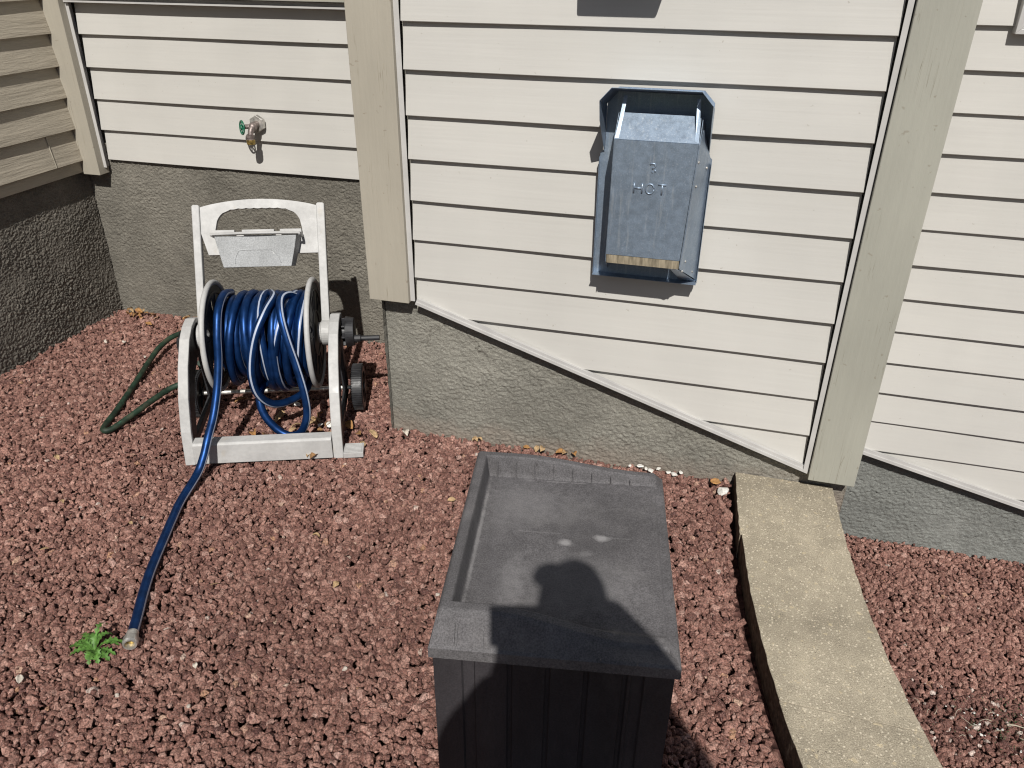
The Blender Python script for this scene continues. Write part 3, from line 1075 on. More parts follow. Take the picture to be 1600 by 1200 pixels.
H = [[(0, 0), (0, .5), (0, 1)], [(1, 0), (1, .5), (1, 1)], [(0, .5), (.5, .5), (1, .5)]]
O = [[(0.5 + 0.5 * math.cos(a * PI / 8), 0.5 + 0.5 * math.sin(a * PI / 8)) for a in range(17)]]
T = [[(0, 1), (.5, 1), (1, 1)], [(.5, 1), (.5, .5), (.5, 0)]]
for i, g in enumerate((H, O, T)):
    bm = bmesh.new()
    glyph(bm, g, -0.246 + i * 0.0315, 0.989, 0.026, 0.0215)
    vobj('letter', bm)
bm = bmesh.new()
glyph(bm, [[(0, .9), (.1, 1.0), (.8, 1.0), (1.0, .7), (.6, .5), (.4, .45)], [(.45, .05), (.5, .0), (.55, .05)], [(0.9, 0.15), (1.0, 0.1), (0.95, .3)]], -0.208, 1.046, 0.022, 0.014)
vobj('stamped_mark', bm)

# vent hood above the picture whose shadow falls on the siding
vh = empty('vent_hood', (-0.31, 2.235, 1.54), 0, 'small metal hood on the siding above the vent cap, only its shadow in the picture', 'vent hood')
bm = bmesh.new()
prism(bm, [(2.112, 1.545), (2.112, 1.60), (2.228, 1.70), (2.228, 1.545)], 0, -0.412, -0.203)
obj('hood_shell', shift(bm, -Vector(vh.location)), 'galv', vh, bevel=0.006)
bm = bmesh.new()
box(bm, -0.43, -0.185, 2.2285, 2.236, 1.53, 1.72)
obj('back_plate', shift(bm, -Vector(vh.location)), 'galv', vh)

# ------------------------------------------------------------------ faucet
fa = empty('faucet', (-1.885, 2.92, 0.93), 0, 'outdoor faucet with green wheel handle on the left siding', 'faucet')
FLc = Vector(fa.location)
fx, fz = -1.880, 0.925


def fobj(name, bm, mat, **k):
    return obj(name, shift(bm, -FLc), mat, fa, **k)


bm = bmesh.new()
hexa = [(fx + 0.034 * math.cos(a), fz + 0.006 + 0.034 * math.sin(a)) for a in [PI / 2 + i * PI / 3 for i in range(6)]]
prism(bm, hexa, 1, 2.900, 2.918)
fobj('wall_flange', bm, 'alloy', bevel=0.002)
bm = bmesh.new()
tube(bm, catmull([(fx, 2.90, fz + 0.004), (fx, 2.878, fz + 0.002), (fx - 0.001, 2.858, fz - 0.012), (fx - 0.002, 2.848, fz - 0.034)], 5), 0.0130, 14,
     radf=lambda t: 1.15 - 0.35 * t)
bmesh.ops.create_icosphere(bm, subdivisions=3, radius=0.0175, matrix=Matrix.Translation((fx - 0.001, 2.874, fz - 0.001)))
tube(bm, catmull([(fx - 0.004, 2.872, fz), (fx - 0.020, 2.862, fz + 0.001), (fx - 0.030, 2.852, fz + 0.001)], 4), 0.009, 10)
fobj('valve_body', bm, 'bib', smooth=True)
bm = bmesh.new()
for (z0_, z1_, r_) in ((fz - 0.036, fz - 0.030, 0.017), (fz - 0.046, fz - 0.0365, 0.0145)):
    cyl(bm, (fx - 0.002, 2.848, z0_), (fx - 0.002, 2.848, z1_), r_, n=20)
fobj('outlet_collar', bm, 'bib')
bm = bmesh.new()
cyl(bm, (fx - 0.002, 2.847, fz - 0.064), (fx - 0.002, 2.847, fz - 0.0465), 0.0165, 0.0175, n=20)
fobj('hose_thread', bm, 'brass', bevel=0.001)
bm = bmesh.new()
hc = Vector((fx - 0.034, 2.848, fz - 0.001)); hax = Vector((-0.62, -0.76, 0.08)).normalized()
torus(bm, hc, hax, 0.026, 0.0032, 28, 8)
a_ = hax.orthogonal().normalized(); b_ = hax.cross(a_)
cyl(bm, hc - hax * 0.005, hc + hax * 0.006, 0.0075, n=14)
for k in range(6):
    t = k * PI / 3
    o_ = a_ * math.cos(t) + b_ * math.sin(t)
    cyl(bm, hc + o_ * 0.004, hc + o_ * 0.022, 0.0024, n=8)
fobj('wheel_handle', bm, 'green_enamel', smooth=True)

# ------------------------------------------------------------------ hose reel
RZ = math.atan2(0.362, 0.932)
reel = empty('hose_reel', (-1.664, 1.847, 0.0), RZ, 'weathered white plastic hose reel cart against the grey foundation', 'hose reel')
AY, AZ = 0.30, 0.345


def robj(name, bm, mat='white', **k):
    return obj(name, bm, mat, reel, **k)


def side_leg(x0, x1):
    bm = bmesh.new()
    front = [(0.0, 0.0), (0.022, 0.12), (0.064, 0.225), (0.125, 0.315), (0.195, 0.385), (0.245, 0.410), (0.295, 0.418), (0.335, 0.405), (0.352, 0.37), (0.35, 0.33)]
    back = [(0.315, 0.30), (0.25, 0.285), (0.19, 0.25), (0.13, 0.17), (0.095, 0.09), (0.075, 0.0)]
    F_ = [Vector(p) for p in front]
    off = []
    for k_, p in enumerate(F_):
        a = F_[max(0, k_ - 1)]; b = F_[min(len(F_) - 1, k_ + 1)]
        d_ = (b - a).normalized()
        off.append(p + Vector((d_.y, -d_.x)) * 0.017)
    off[0] = Vector((0.018, 0.0))
    prism(bm, [tuple(p) for p in F_] + [tuple(p) for p in reversed(off)], 0, x0, x1)
    web = bmesh.new()
    prism(web, [tuple(p) for p in off] + back, 0, x0 + 0.004, x1 - 0.004)
    return bm, web


for i, (a, b) in enumerate(((0.0, 0.034), (0.499, 0.533))):
    bm, web = side_leg(a, b)
    o = robj('side_leg', bm, bevel=0.003)
    obj('leg_shade_web', web, 'dgrey', o)  # inner leg side coloured dark to stand in for its shade
    bm = bmesh.new()
    s = 0.008
    prism(bm, [(0.316, 0.302), (0.352, 0.325), (0.392, 0.09), (0.385, 0.055), (0.35, 0.05), (0.34, 0.085)], 0, a + s, b - s)
    prism(bm, [(0.080, 0.028), (0.084, 0.058), (0.338, 0.084), (0.348, 0.051)], 0, a + s + .001, b - s - .001)
    robj('rear_strut', bm, 'dgrey', bevel=0.003)
    bm = bmesh.new()
    xa, xb = (b, b + 0.012) if i == 0 else (a - 0.012, a)
    cyl(bm, (xa + .0005, AY, AZ), (xb - .0005, AY, AZ), 0.045, n=32)
    robj('pivot_boss', bm)
bm = bmesh.new()
prism(bm, [(-0.004, 0.006), (-0.001, 0.078), (0.006, 0.084), (0.044, 0.084), (0.05, 0.078), (0.05, 0.006), (0.045, 0.006), (0.045, 0.076), (0.006, 0.076), (0.003, 0.006)], 0, 0.035, 0.498)
robj('front_crossbar', bm, bevel=0.002)
bm = bmesh.new()
box(bm, 0.534, 0.602, -0.006, 0.058, 0.004, 0.024)
for k in range(7):
    box(bm, 0.540, 0.596, -0.001 + k * 0.008, 0.002 + k * 0.008, 0.0243, 0.0275)
robj('foot_pedal', bm, bevel=0.002)
# leaning handle frame
dl = Vector((0, 0.438, 0.899)); nl = Vector((0, -0.899, 0.438))
LF = frame((0, AY, AZ), (1, 0, 0), dl, -nl)       # X, s, depth (towards the back)


def rounded_up(x0, x1):
    bm = plate([[(x0, -0.035), (x0, 0.455), (x0 + 0.003, 0.460), (x1 - 0.003, 0.460), (x1, 0.455), (x1, -0.035)]], 0.03)
    return xform(bm, LF @ Matrix.Translation((0, 0, 0)))


for (a, b) in ((0.036, 0.062), (0.465, 0.493)):
    robj('upright', rounded_up(a, b), bevel=0.003)
bm = bmesh.new()
cyl(bm, (0.452, AY, AZ), (0.4635, AY, AZ), 0.038, n=32)
cyl(bm, (0.4645, AY, AZ), (0.4965, AY, AZ), 0.046, n=32)
robj('axle_hub', bm, bevel=0.002)
out = []
for k in range(25):
    x = 0.063 + (0.464 - 0.063) * k / 24
    out.append((x, 0.452 + 0.026 * math.sin(PI * k / 24) ** 0.8))
out = [(0.063, 0.36), (0.063, 0.452)] + out[1:-1] + [(0.464, 0.452), (0.464, 0.285), (0.085, 0.285)]
hole = []
hx0, hx1, hs0, hs1 = 0.112, 0.412, 0.352, 0.447
N = 44
for k in range(N + 1):
    f = k / N
    x = hx0 + (hx1 - hx0) * f
    e = 1 - abs(2 * f - 1) ** 5.0
    sc = 0.0022 * abs(math.sin(f * PI * 11)) if 0.1 < f < 0.9 else 0
    hole.append((x, hs0 + 0.02 + (hs1 - hs0 - 0.02) * e ** 0.55 - sc))
hole += [(hx1, hs0), (hx0, hs0)]
bm = plate([out, hole], 0.018)
robj('handle_panel', xform(bm, LF @ Matrix.Translation((0, 0, 0.002))), bevel=0.003)
# accessory bin hung on the panel
bm = bmesh.new()


def bin_ring(s, d0, d1, xa, xb):
    """four corners at lean height s, depth from d0 (at panel) to d1 (front)"""
    return [(xa, s, -d0), (xb, s, -d0), (xb - 0.006, s - 0.006, -d1), (xa + 0.006, s - 0.006, -d1)]


secs = [bin_ring(0.345, 0.010, 0.078, 0.120, 0.408), bin_ring(0.305, 0.010, 0.072, 0.128, 0.400), bin_ring(0.240, 0.010, 0.062, 0.142, 0.384)]
inn = [[(p[0] + (0.005 if i in (0, 3) else -0.005), p[1], p[2] + (-0.003 if i < 2 else 0.005)) for i, p in enumerate(r)] for r in (secs[0], secs[2])]
V = [[bm.verts.new(p) for p in r] for r in secs]
W = [[bm.verts.new((p[0], p[1] + (0.006 if k else 0), p[2])) for p in r] for k, r in enumerate(inn)]
for a, b in ((V[0], V[1]), (V[1], V[2])):
    for i in range(4): bm.faces.new((a[i], a[(i + 1) % 4], b[(i + 1) % 4], b[i]))
for i in range(4):
    bm.faces.new((W[0][i], W[0][(i + 1) % 4], W[1][(i + 1) % 4], W[1][i]))
    bm.faces.new((V[0][i], V[0][(i + 1) % 4], W[0][(i + 1) % 4], W[0][i]))
bm.faces.new(V[2]); bm.faces.new(W[1])
binp = robj('accessory_bin', xform(bm, LF), 'bin', bevel=0.004)
bm = bmesh.new()
for (xa, xb) in ((0.106, 0.182), (0.208, 0.318), (0.338, 0.412)):
    box(bm, xa, xb, 0.353, 0.368, -0.030, -0.010)
# curved front lip
n = 24; prev = None
for k in range(n + 1):
    f = k / n
    x = 0.112 + (0.416 - 0.112) * f
    bow = 0.075 + 0.016 * math.sin(PI * f)
    ring = [bm.verts.new((x, s_, -d_)) for s_, d_ in ((0.348, bow), (0.352, bow + 0.003), (0.348, bow + 0.008), (0.343, bow + 0.007), (0.342, bow))]
    if prev:
        for j in range(5): bm.faces.new((prev[j], prev[(j + 1) % 5], ring[(j + 1) % 5], ring[j]))
    else: bm.faces.new(ring)
    prev = ring
bm.faces.new(prev)
for x in (0.112, 0.408):
    box(bm, x, x + 0.008, 0.340, 0.351, -0.080, -0.0105)
obj('bin_rim', xform(bm, LF), 'white', binp, bevel=0.001)
bm = bmesh.new()
arc = [(0.185 + 0.004, 0.246), (0.190, 0.262), (0.200, 0.283), (0.215, 0.291), (0.30, 0.291), (0.315, 0.289), (0.330, 0.276), (0.338, 0.262), (0.344, 0.246)]
tube(bm, [(x, s_, -(0.062 + (s_ - 0.234) * 0.155) - 0.0005) for x, s_ in catmull([(a, b, 0) for a, b in arc], 4) and [(p.x, p.y) for p in catmull([(a, b, 0) for a, b in arc], 4)]], 0.0011, 6)
obj('embossed_arc', xform(bm, LF), 'bin', binp)

# drum: two flanges with rims, core
def flange(x, t):
    c = [(0.185 * math.cos(a), 0.185 * math.sin(a)) for a in [2 * PI * i / 72 for i in range(72)]]
    hs = []
    for k in range(6):
        a0 = PI / 2 + k * PI / 3
        cx, cy = 0.118 * math.cos(a0), 0.118 * math.sin(a0)
        hs.append([(cx + 0.030 * math.cos(q) * math.cos(a0) - 0.013 * math.sin(q) * math.sin(a0), cy + 0.030 * math.cos(q) * math.sin(a0) + 0.013 * math.sin(q) * math.cos(a0)) for q in [2 * PI * i / 18 for i in range(18)]])
    bm = plate([c] + hs, t)
    xform(bm, frame((x, AY, AZ), (0, 1, 0), (0, 0, 1), (1, 0, 0)))
    for rr in (0.155, 0.08):
        torus(bm, (x + t / 2, AY, AZ), (1, 0, 0), rr, 0.004, 60, 6)
    for k in range(12):
        a0 = k * PI / 6 + PI / 12
        d = Vector((0, math.cos(a0), math.sin(a0)))
        cyl(bm, Vector((x + t / 2, AY, AZ)) + d * 0.08, Vector((x + t / 2, AY, AZ)) + d * 0.155, 0.003, n=6)
    return bm


for x in (0.098, 0.440):
    f_ = robj('drum_flange', flange(x, 0.006), 'dgrey', label=None)  # flange face dark: shade of the white plastic put into colour
    bm = bmesh.new()
    torus(bm, (x, AY, AZ), (1, 0, 0), 0.190, 0.0095, 80, 12, 1.0)
    obj('rim', bm, 'white', f_, smooth=True)
bm = bmesh.new()
cyl(bm, (0.101, AY, AZ), (0.437, AY, AZ), 0.075, n=36)
cyl(bm, (0.0345, AY, AZ), (0.0945, AY, AZ), 0.03, n=24)
robj('drum_core', bm, 'dgrey')
# crank
bm = bmesh.new()
cyl(bm, (0.5335, AY, AZ), (0.548, AY, AZ), 0.030, n=28)
cyl(bm, (0.5485, AY, AZ), (0.578, AY, AZ), 0.056, 0.050, n=36)
for k in range(8):
    a0 = k * PI / 4
    d = Vector((0, math.cos(a0), math.sin(a0)))
    box(bm, 0.536, 0.548, -0.003, 0.003, 0.03, 0.053, Matrix.Translation((0, AY, AZ)) @ Matrix.Rotation(a0, 4, 'X'))
robj('crank_hub', bm, 'black', bevel=0.0015)
bm = bmesh.new()
cyl(bm, (0.5785, 0.268, 0.332), (0.602, 0.268, 0.332), 0.013, n=18)
cyl(bm, (0.6025, 0.268, 0.332), (0.668, 0.268, 0.332), 0.0095, n=18)
robj('crank_grip', bm, 'black', bevel=0.0015)


def wheel(x0, x1, cy=0.352, cz=0.088, r=0.088):
    bm = bmesh.new()
    xm = (x0 + x1) / 2
    prof = [(x0, 0.060), (x0, 0.080), (x0 + 0.005, r - 0.002), (x1 - 0.005, r - 0.002), (x1, 0.080), (x1, 0.060)]
    n = 60; rows = []
    for i in range(n):
        t = 2 * PI * i / n
        rows.append([bm.verts.new((x, cy + q * math.cos(t), cz + q * math.sin(t))) for x, q in prof])
    for i in range(n):
        for j in range(6): bm.faces.new((rows[i][j], rows[(i + 1) % n][j], rows[(i + 1) % n][(j + 1) % 6], rows[i][(j + 1) % 6]))
    for i in range(n):     # tread lugs
        t = 2 * PI * (i + 0.5) / n
        box(bm, x0 + 0.003, x1 - 0.003, -0.0019, 0.0019, r - 0.003, r + 0.0015, Matrix.Translation((0, cy, cz)) @ Matrix.Rotation(t, 4, 'X'))
    wh = robj('wheel', bm, 'black')
    bm = bmesh.new()
    cyl(bm, (x0 + 0.006, cy, cz), (x1 - 0.006, cy, cz), 0.0595, n=40)
    cyl(bm, (x1 - 0.0055, cy, cz), (x1 + 0.004, cy, cz), 0.02, n=24)
    for k in range(5):
        box(bm, x1 - 0.0055, x1 - 0.001, -0.005, 0.005, 0.02, 0.056, Matrix.Translation((0, cy, cz)) @ Matrix.Rotation(k * 2 * PI / 5, 4, 'X'))
    obj('hubcap', bm, 'dgrey', wh)


wheel(0.545, 0.588)
wheel(-0.052, -0.009)
bm = bmesh.new()
cyl(bm, (-0.008, 0.352, 0.088), (0.544, 0.352, 0.088), 0.008, n=14)
robj('wheel_axle', bm, 'alloy')
# water inlet on the left side
bm = bmesh.new()
cyl(bm, (-0.001, AY, AZ), (-0.03, AY, AZ), 0.02, n=20)
tube(bm, catmull([(-0.02, AY, AZ), (-0.035, AY + 0.0, AZ - 0.02), (-0.036, AY + 0.01, AZ - 0.09), (-0.03, AY + 0.02, AZ - 0.16)], 5), 0.013, 12)
robj('water_inlet', bm, 'black', smooth=True)

# blue hose: thing of its own, wound on the drum
hose = empty('garden_hose', (-1.664, 1.847, 0.0), RZ, 'metallic blue garden hose with silver stripe wound on the white reel', 'garden hose')
bm = bmesh.new()
HR = 0.0138
path = []
rr = random.Random(5)


def turn(path, xa, xb, r, ph0=0.0, tilt=0.0, tp=0.0, sag=0.0, lump=0.0, n=26):
    for k in range(n):
        f = k / n
        t = ph0 + 2 * PI * f
        y = math.cos(t); z = math.sin(t)
        rad = r + sag * max(0, -z) ** 1.5 + lump * math.sin(3 * t + tp)
        x = xa + (xb - xa) * f + tilt * math.sin(t + tp)
        x = min(max(x, 0.122), 0.424)
        path.append((x, AY + rad * y, AZ + rad * z))


# inner layers
for L, (r_, dirn) in enumerate(((0.090, 1), (0.113, -1))):
    a = 0.124 if dirn > 0 else 0.42
    for k in range(9):
        x0_ = a + dirn * 0.033 * k
        turn(path, x0_, x0_ + dirn * 0.033, r_ + rr.uniform(-.002, .002))
# outer loose turns, walking back and forth
seq = [(0.124, 0.150), (0.150, 0.185), (0.185, 0.222), (0.222, 0.260), (0.260, 0.290), (0.290, 0.330), (0.330, 0.362), (0.362, 0.395), (0.395, 0.422)]
for i, (a, b) in enumerate(seq):
    turn(path, a, b, 0.128 + rr.uniform(-.003, .006), tilt=rr.uniform(-0.010, 0.018), tp=rr.uniform(0, 6), sag=rr.uniform(0.01, 0.035))
seq = [(0.415, 0.385, .014, 0.02), (0.385, 0.36, .02, 0.03), (0.36, 0.30, .03, 0.045), (0.30, 0.315, .035, 0.04), (0.315, 0.25, .02, 0.03), (0.25, 0.225, .016, 0.02), (0.225, 0.28, .03, 0.035), (0.28, 0.37, .02, 0.045), (0.37, 0.30, .025, 0.03), (0.30, 0.20, .016, 0.02), (0.20, 0.155, .012, 0.012)]
for i, (a, b, tl, sg) in enumerate(seq):
    turn(path, a, b, 0.145 + rr.uniform(-.004, .006), tilt=tl * rr.choice((-1, 1)), tp=rr.uniform(-0.6, 0.9), sag=sg + 0.012)
tube(bm, path, HR, 12, twist=1.55, up=Vector((1, 0, 0)), start=2.0)
# the long loop hanging from the top of the drum almost to the gravel
lp = [(0.398, 0.31, 0.475), (0.368, 0.272, 0.506), (0.350, 0.225, 0.508), (0.354, 0.175, 0.470), (0.370, 0.140, 0.40), (0.392, 0.118, 0.31), (0.412, 0.092, 0.21),
      (0.412, 0.086, 0.13), (0.385, 0.092, 0.062), (0.345, 0.10, 0.040), (0.30, 0.11, 0.060), (0.258, 0.125, 0.115), (0.245, 0.150, 0.17), (0.255, 0.20, 0.195), (0.30, 0.26, 0.18), (0.33, 0.33, 0.18)]
tube(bm, catmull(lp, 8), HR, 12, twist=-0.6, up=Vector((0, 0, 1)), start=2.6)
# a second slack loop crossing diagonally over the front
lp = [(0.300, 0.33, 0.49), (0.320, 0.26, 0.502), (0.302, 0.185, 0.482), (0.272, 0.140, 0.425), (0.250, 0.116, 0.35), (0.243, 0.100, 0.28), (0.252, 0.112, 0.205), (0.285, 0.15, 0.145), (0.335, 0.20, 0.125), (0.385, 0.27, 0.13), (0.40, 0.35, 0.17)]
tube(bm, catmull(lp, 8), HR, 12, twist=-0.6, up=Vector((0, 0, 1)), start=3.0)
# free end: W() turns world points into reel space
RM = Matrix.Rotation(-RZ, 3, 'Z')


def W(x, y, z):
    v = RM @ Vector((x + 1.664, y - 1.847, 0))
    return (v.x, v.y, z)


free = [(0.155, 0.36, 0.485), (0.150, 0.28, 0.508), (0.146, 0.20, 0.486), (0.143, 0.148, 0.42), (0.140, 0.118, 0.34), (0.131, 0.078, 0.255), (0.118, 0.028, 0.180), (0.103, -0.030, 0.125), (0.090, -0.070, 0.078),
        (0.072, -0.112, 0.038)]
free += [W(-1.538, 1.655, 0.02), W(-1.505, 1.565, 0.02), W(-1.463, 1.46, 0.02), W(-1.418, 1.350, 0.02), W(-1.375, 1.262, 0.02), W(-1.335, 1.190, 0.022), W(-1.305, 1.135, 0.026)]
tube(bm, catmull(free, 8), HR, 12, twist=0.25, up=Vector((1, 0, 0)), start=3.2)
h = obj('hose_tube', bm, 'hose', hose)
e0 = Vector(free[-1]); ed = (Vector(free[-1]) - Vector(free[-2])).normalized(); ed.z = 0.02; ed.normalize()
bm = bmesh.new()
cyl(bm, e0 - ed * 0.006, e0 + ed * 0.012, 0.0150, 0.0160, n=20)
n = 24
a_ = ed.orthogonal().normalized(); b_ = ed.cross(a_)
prof = [(0.012, 0.017), (0.014, 0.0185), (0.030, 0.0185), (0.036, 0.0165), (0.036, 0.0125), (0.018, 0.0120), (0.018, 0.0005)]
rows = []
for i in range(n):
    t = 2 * PI * i / n
    k_ = 1.0 + (0.04 if i % 4 < 2 else 0)
    rows.append([bm.verts.new(e0 + ed * l + (a_ * math.cos(t) + b_ * math.sin(t)) * (q * (k_ if 0.014 <= l <= 0.03 and q > 0.015 else 1))) for l, q in prof])
for i in range(n):
    for j in range(len(prof) - 1): bm.faces.new((rows[i][j], rows[(i + 1) % n][j], rows[(i + 1) % n][j + 1], rows[i][j + 1]))
bm2 = bmesh.new()
cyl(bm2, e0 + ed * 0.0182, e0 + ed * 0.0205, 0.0119, n=20)
obj('washer', bm2, 'brass', hose)
obj('coupling', bm, 'alloy', hose, label='silver hose coupling at the free end')

# green feed hose
gp = [(-1.81, 2.20, 0.20), (-1.86, 2.26, 0.13), (-1.93, 2.262, 0.075), (-1.985, 2.215, 0.055), (-2.005, 2.12, 0.045), (-2.025, 2.03, 0.03), (-2.045, 1.955, 0.018), (-2.066, 1.938, 0.018), (-2.085, 1.965, 0.018), (-2.12, 2.07, 0.018), (-2.185, 2.25, 0.022),
      (-2.25, 2.43, 0.03), (-2.285, 2.56, 0.04), (-2.27, 2.66, 0.05), (-2.18, 2.76, 0.045), (-2.05, 2.82, 0.02), (-1.9, 2.85, 0.016), (-1.7, 2.86, 0.016)]
bm = bmesh.new()
tube(bm, catmull(gp, 8), 0.0112, 12)
gho = obj('feed_hose', bm, 'ghose')
tag(gho, 'old dark green hose kinked on the gravel left of the reel', 'feed hose')

# ------------------------------------------------------------------ storage box
BR = math.atan2(0.165, 0.986)
sb = empty('storage_box', (-0.41, 0.985, 0.0), BR, 'dark grey plastic storage box with recessed lid and a shadow across it', 'storage box')


def bobj(name, bm, mat, **k):
    return obj(name, bm, mat, sb, **k)


Wd, Dp = 0.425, 0.528
# body with ribbed panels
bm = bmesh.new()
x0, x1, y0, y1 = -0.005, Wd + 0.010, -0.030, Dp - 0.01
ring = [(x0, y0), (x0 + .052, y0), (x0 + .055, y0 + .006), (x0 + .075, y0 + .006), (x0 + .078, y0 + .001)]
k = x0 + 0.078
while k < x1 - 0.13:
    ring += [(k + .058, y0 + .001), (k + .061, y0 + .006), (k + .067, y0 + .006), (k + .070, y0 + .001)]
    k += 0.070
ring += [(x1 - .078, y0 + .001), (x1 - .075, y0 + .006), (x1 - .055, y0 + .006), (x1 - .052, y0), (x1, y0)]
for s_, yy in ((1, None),):
    k = y0 + 0.06
    while k < y1 - 0.06:
        ring += [(x1, k), (x1 - .004, k + .003), (x1 - .004, k + .009), (x1, k + .012)]
        k += 0.075
ring += [(x1, y1), (x0, y1)]
k = y1 - 0.06
while k > y0 + 0.06:
    ring += [(x0, k), (x0 + .004, k - .003), (x0 + .004, k - .009), (x0, k - .012)]
    k -= 0.075
prism(bm, ring, 2, -0.01, 0.432)
for v in bm.verts:
    if v.co.z < 0.1:
        v.co.x = (v.co.x - Wd / 2) * 1.004 + Wd / 2
        v.co.y = (v.co.y - Dp / 2) * 0.985 + Dp / 2
bobj('box_body', bm, 'boxbody')
# lid height field : raised rim at left and back, sunken panel, right edge open
def lid_rim(u):      # rim height along x
    f = min(max((u - 0.10) / 0.30, 0), 1)
    return 0.500 - 0.030 * f * f * (3 - 2 * f)


PZ = 0.447
def sstep(a, b, x):
    t = min(max((x - a) / (b - a), 0), 1)
    return t * t * (3 - 2 * t)


def lid_h(u, v):
    rim = lid_rim(u)
    rim_back = rim
    rim_front = 0.500 - 0.050 * sstep(0.10, 0.36, u)
    # distance into the tray from each rim
    dl_ = u - 0.022
    db_ = (Dp - 0.020) - v
    df_ = v - 0.024
    inside = min(sstep(0.0, 0.010, dl_), sstep(0.0, 0.009, db_), sstep(0.0, 0.012, df_))
    edge = rim_front + (rim_back - rim_front) * sstep(0.10, Dp - 0.06, v)
    if u > Wd - 0.10:      # towards the open right edge the rim fades out along the middle
        pass
    rimh = {0: edge}[0]
    pz = PZ + 0.002 * math.sin(u * 9) * math.sin(v * 7)
    # shallow raised field in the panel
    fld = min(sstep(0.02, 0.03, u - 0.035), sstep(0, 0.01, (Wd - 0.03) - u), sstep(0, 0.01, v - 0.06), sstep(0, 0.01, Dp - 0.07 - v))
    pz += 0.0005 * fld
    # ribs on the inner back wall
    if 0.0 < db_ < 0.022:
        pass
    hgt = rimh + (pz - rimh) * inside
    # rounded outer edges
    hgt -= 0.006 * (1 - sstep(0, 0.006, u)) + 0.006 * (1 - sstep(0, 0.006, Wd - u)) + 0.006 * (1 - sstep(0, 0.006, v)) + 0.006 * (1 - sstep(0, 0.006, Dp - v))
    # oval badge near the right edge
    ov = math.hypot((u - 0.385) / 0.016, (v - 0.43) / 0.030)
    hgt += 0.0010 * (1 - min(abs(ov - 1) / 0.10, 1)) + 0.0006 * (1 - min(abs(ov - 0.62) / 0.2, 1))
    return hgt


us = sorted(set([round(x, 5) for x in np.concatenate([np.linspace(0, 0.012, 5), np.linspace(0.018, 0.036, 12), np.linspace(0.04, Wd - 0.008, 96), np.linspace(Wd - 0.008, Wd, 4)])]))
vs = sorted(set([round(x, 5) for x in np.concatenate([np.linspace(0, 0.012, 5), np.linspace(0.018, 0.040, 12), np.linspace(0.045, Dp - 0.046, 110), np.linspace(Dp - 0.044, Dp - 0.018, 14), np.linspace(Dp - 0.010, Dp, 5)])]))
bm = bmesh.new()
G = [[bm.verts.new((u, v, lid_h(u, v))) for u in us] for v in vs]
for j in range(len(vs) - 1):
    for i in range(len(us) - 1):
        f = bm.faces.new((G[j][i], G[j][i + 1], G[j + 1][i + 1], G[j + 1][i]))
        f.smooth = True
# outer flare and skirt all round
loop = [G[0][i] for i in range(len(us))] + [G[j][-1] for j in range(1, len(vs))] + [G[-1][i] for i in range(len(us) - 2, -1, -1)] + [G[j][0] for j in range(len(vs) - 2, 0, -1)]


def outset(v, d, z):
    x, y = v.co.x, v.co.y
    cx, cy = Wd / 2, Dp / 2
    nx = (x - cx) / cx; ny = (y - cy) / cy
    ox = d[0] * (nx if abs(nx) > 0.9999 else nx)
    oy = d[1] * ny
    if ny < 0: oy *= 2.1
    if nx > 0: ox *= 1.5
    return (x + ox, y + oy, z)


prev = loop
for (d, z) in (((0.010, 0.014), 0.442), ((0.0125, 0.0165), 0.438), ((0.0125, 0.0165), 0.414), ((0.009, 0.013), 0.413), ((0.009, 0.012), 0.43)):
    cur = [bm.verts.new(outset(v, d, z)) for v in loop]
    L_ = len(loop)
    for i in range(L_):
        bm.faces.new((prev[i], prev[(i + 1) % L_], cur[(i + 1) % L_], cur[i]))
    prev = cur
lid = bobj('lid', bm, 'lid')
# upright ribs on the inner back wall and the front slope
for k in range(8):
    u = 0.050 + k * 0.045
    bm = bmesh.new()
    zt = lid_rim(u) - 0.004
    box(bm, u - 0.0014, u + 0.0014, Dp - 0.0335, Dp - 0.0255, PZ - 0.001, zt - 0.006)
    obj('lid_rib', bm, 'lid', lid)
for (u, sg) in ((0.035, 1), (0.040, 1), (0.088, 1), (0.30, 1), (0.365, 1)):
    fr_ = 0.500 - 0.050 * sstep(0.10, 0.36, u)
    bm = bmesh.new()
    box(bm, -0.0011, 0.0011, -0.0012, 0.0012, 0, (fr_ - 0.012 - 0.449), Matrix.Translation((u, -0.035, 0.449)) @ Matrix.Rotation(math.atan2(0.030, fr_ - 0.456) * -1, 4, 'X'))
    obj('front_rib', bm, 'lid', lid)
# ------------------------------------------------------------------ weed
weed = empty('weed', (-1.375, 1.078, 0.0), 0, 'small green weed with toothed leaves beside the silver hose coupling', 'weed')
wr = random.Random(3)


def leaf_bm(L, wd, az, rise, curl=0.5, lobes=True):
    bm = bmesh.new()
    n = 12; rows = []
    for i in range(n + 1):
        f = i / n
        r = L * f
        z = 0.006 + rise * L * math.sin(f * PI * 0.75) - curl * L * f * f * 0.35
        wv = wd * (math.sin(PI * min(1, f * 0.92 + 0.06)) ** 0.8) * (0.35 + 0.9 * f)
        if lobes: wv *= 0.42 + 0.95 * (i % 2)
        if i == n: wv = 0.0003
        rows.append([bm.verts.new((r, -wv, z + wv * 0.25)), bm.verts.new((r * 0.995, 0, z)), bm.verts.new((r, wv, z + wv * 0.25))])
    for a, b in zip(rows[:-1], rows[1:]):
        for j in range(2): bm.faces.new((a[j], a[j + 1], b[j + 1], b[j]))
    xform(bm, Matrix.Rotation(az, 4, 'Z'))
    return bm


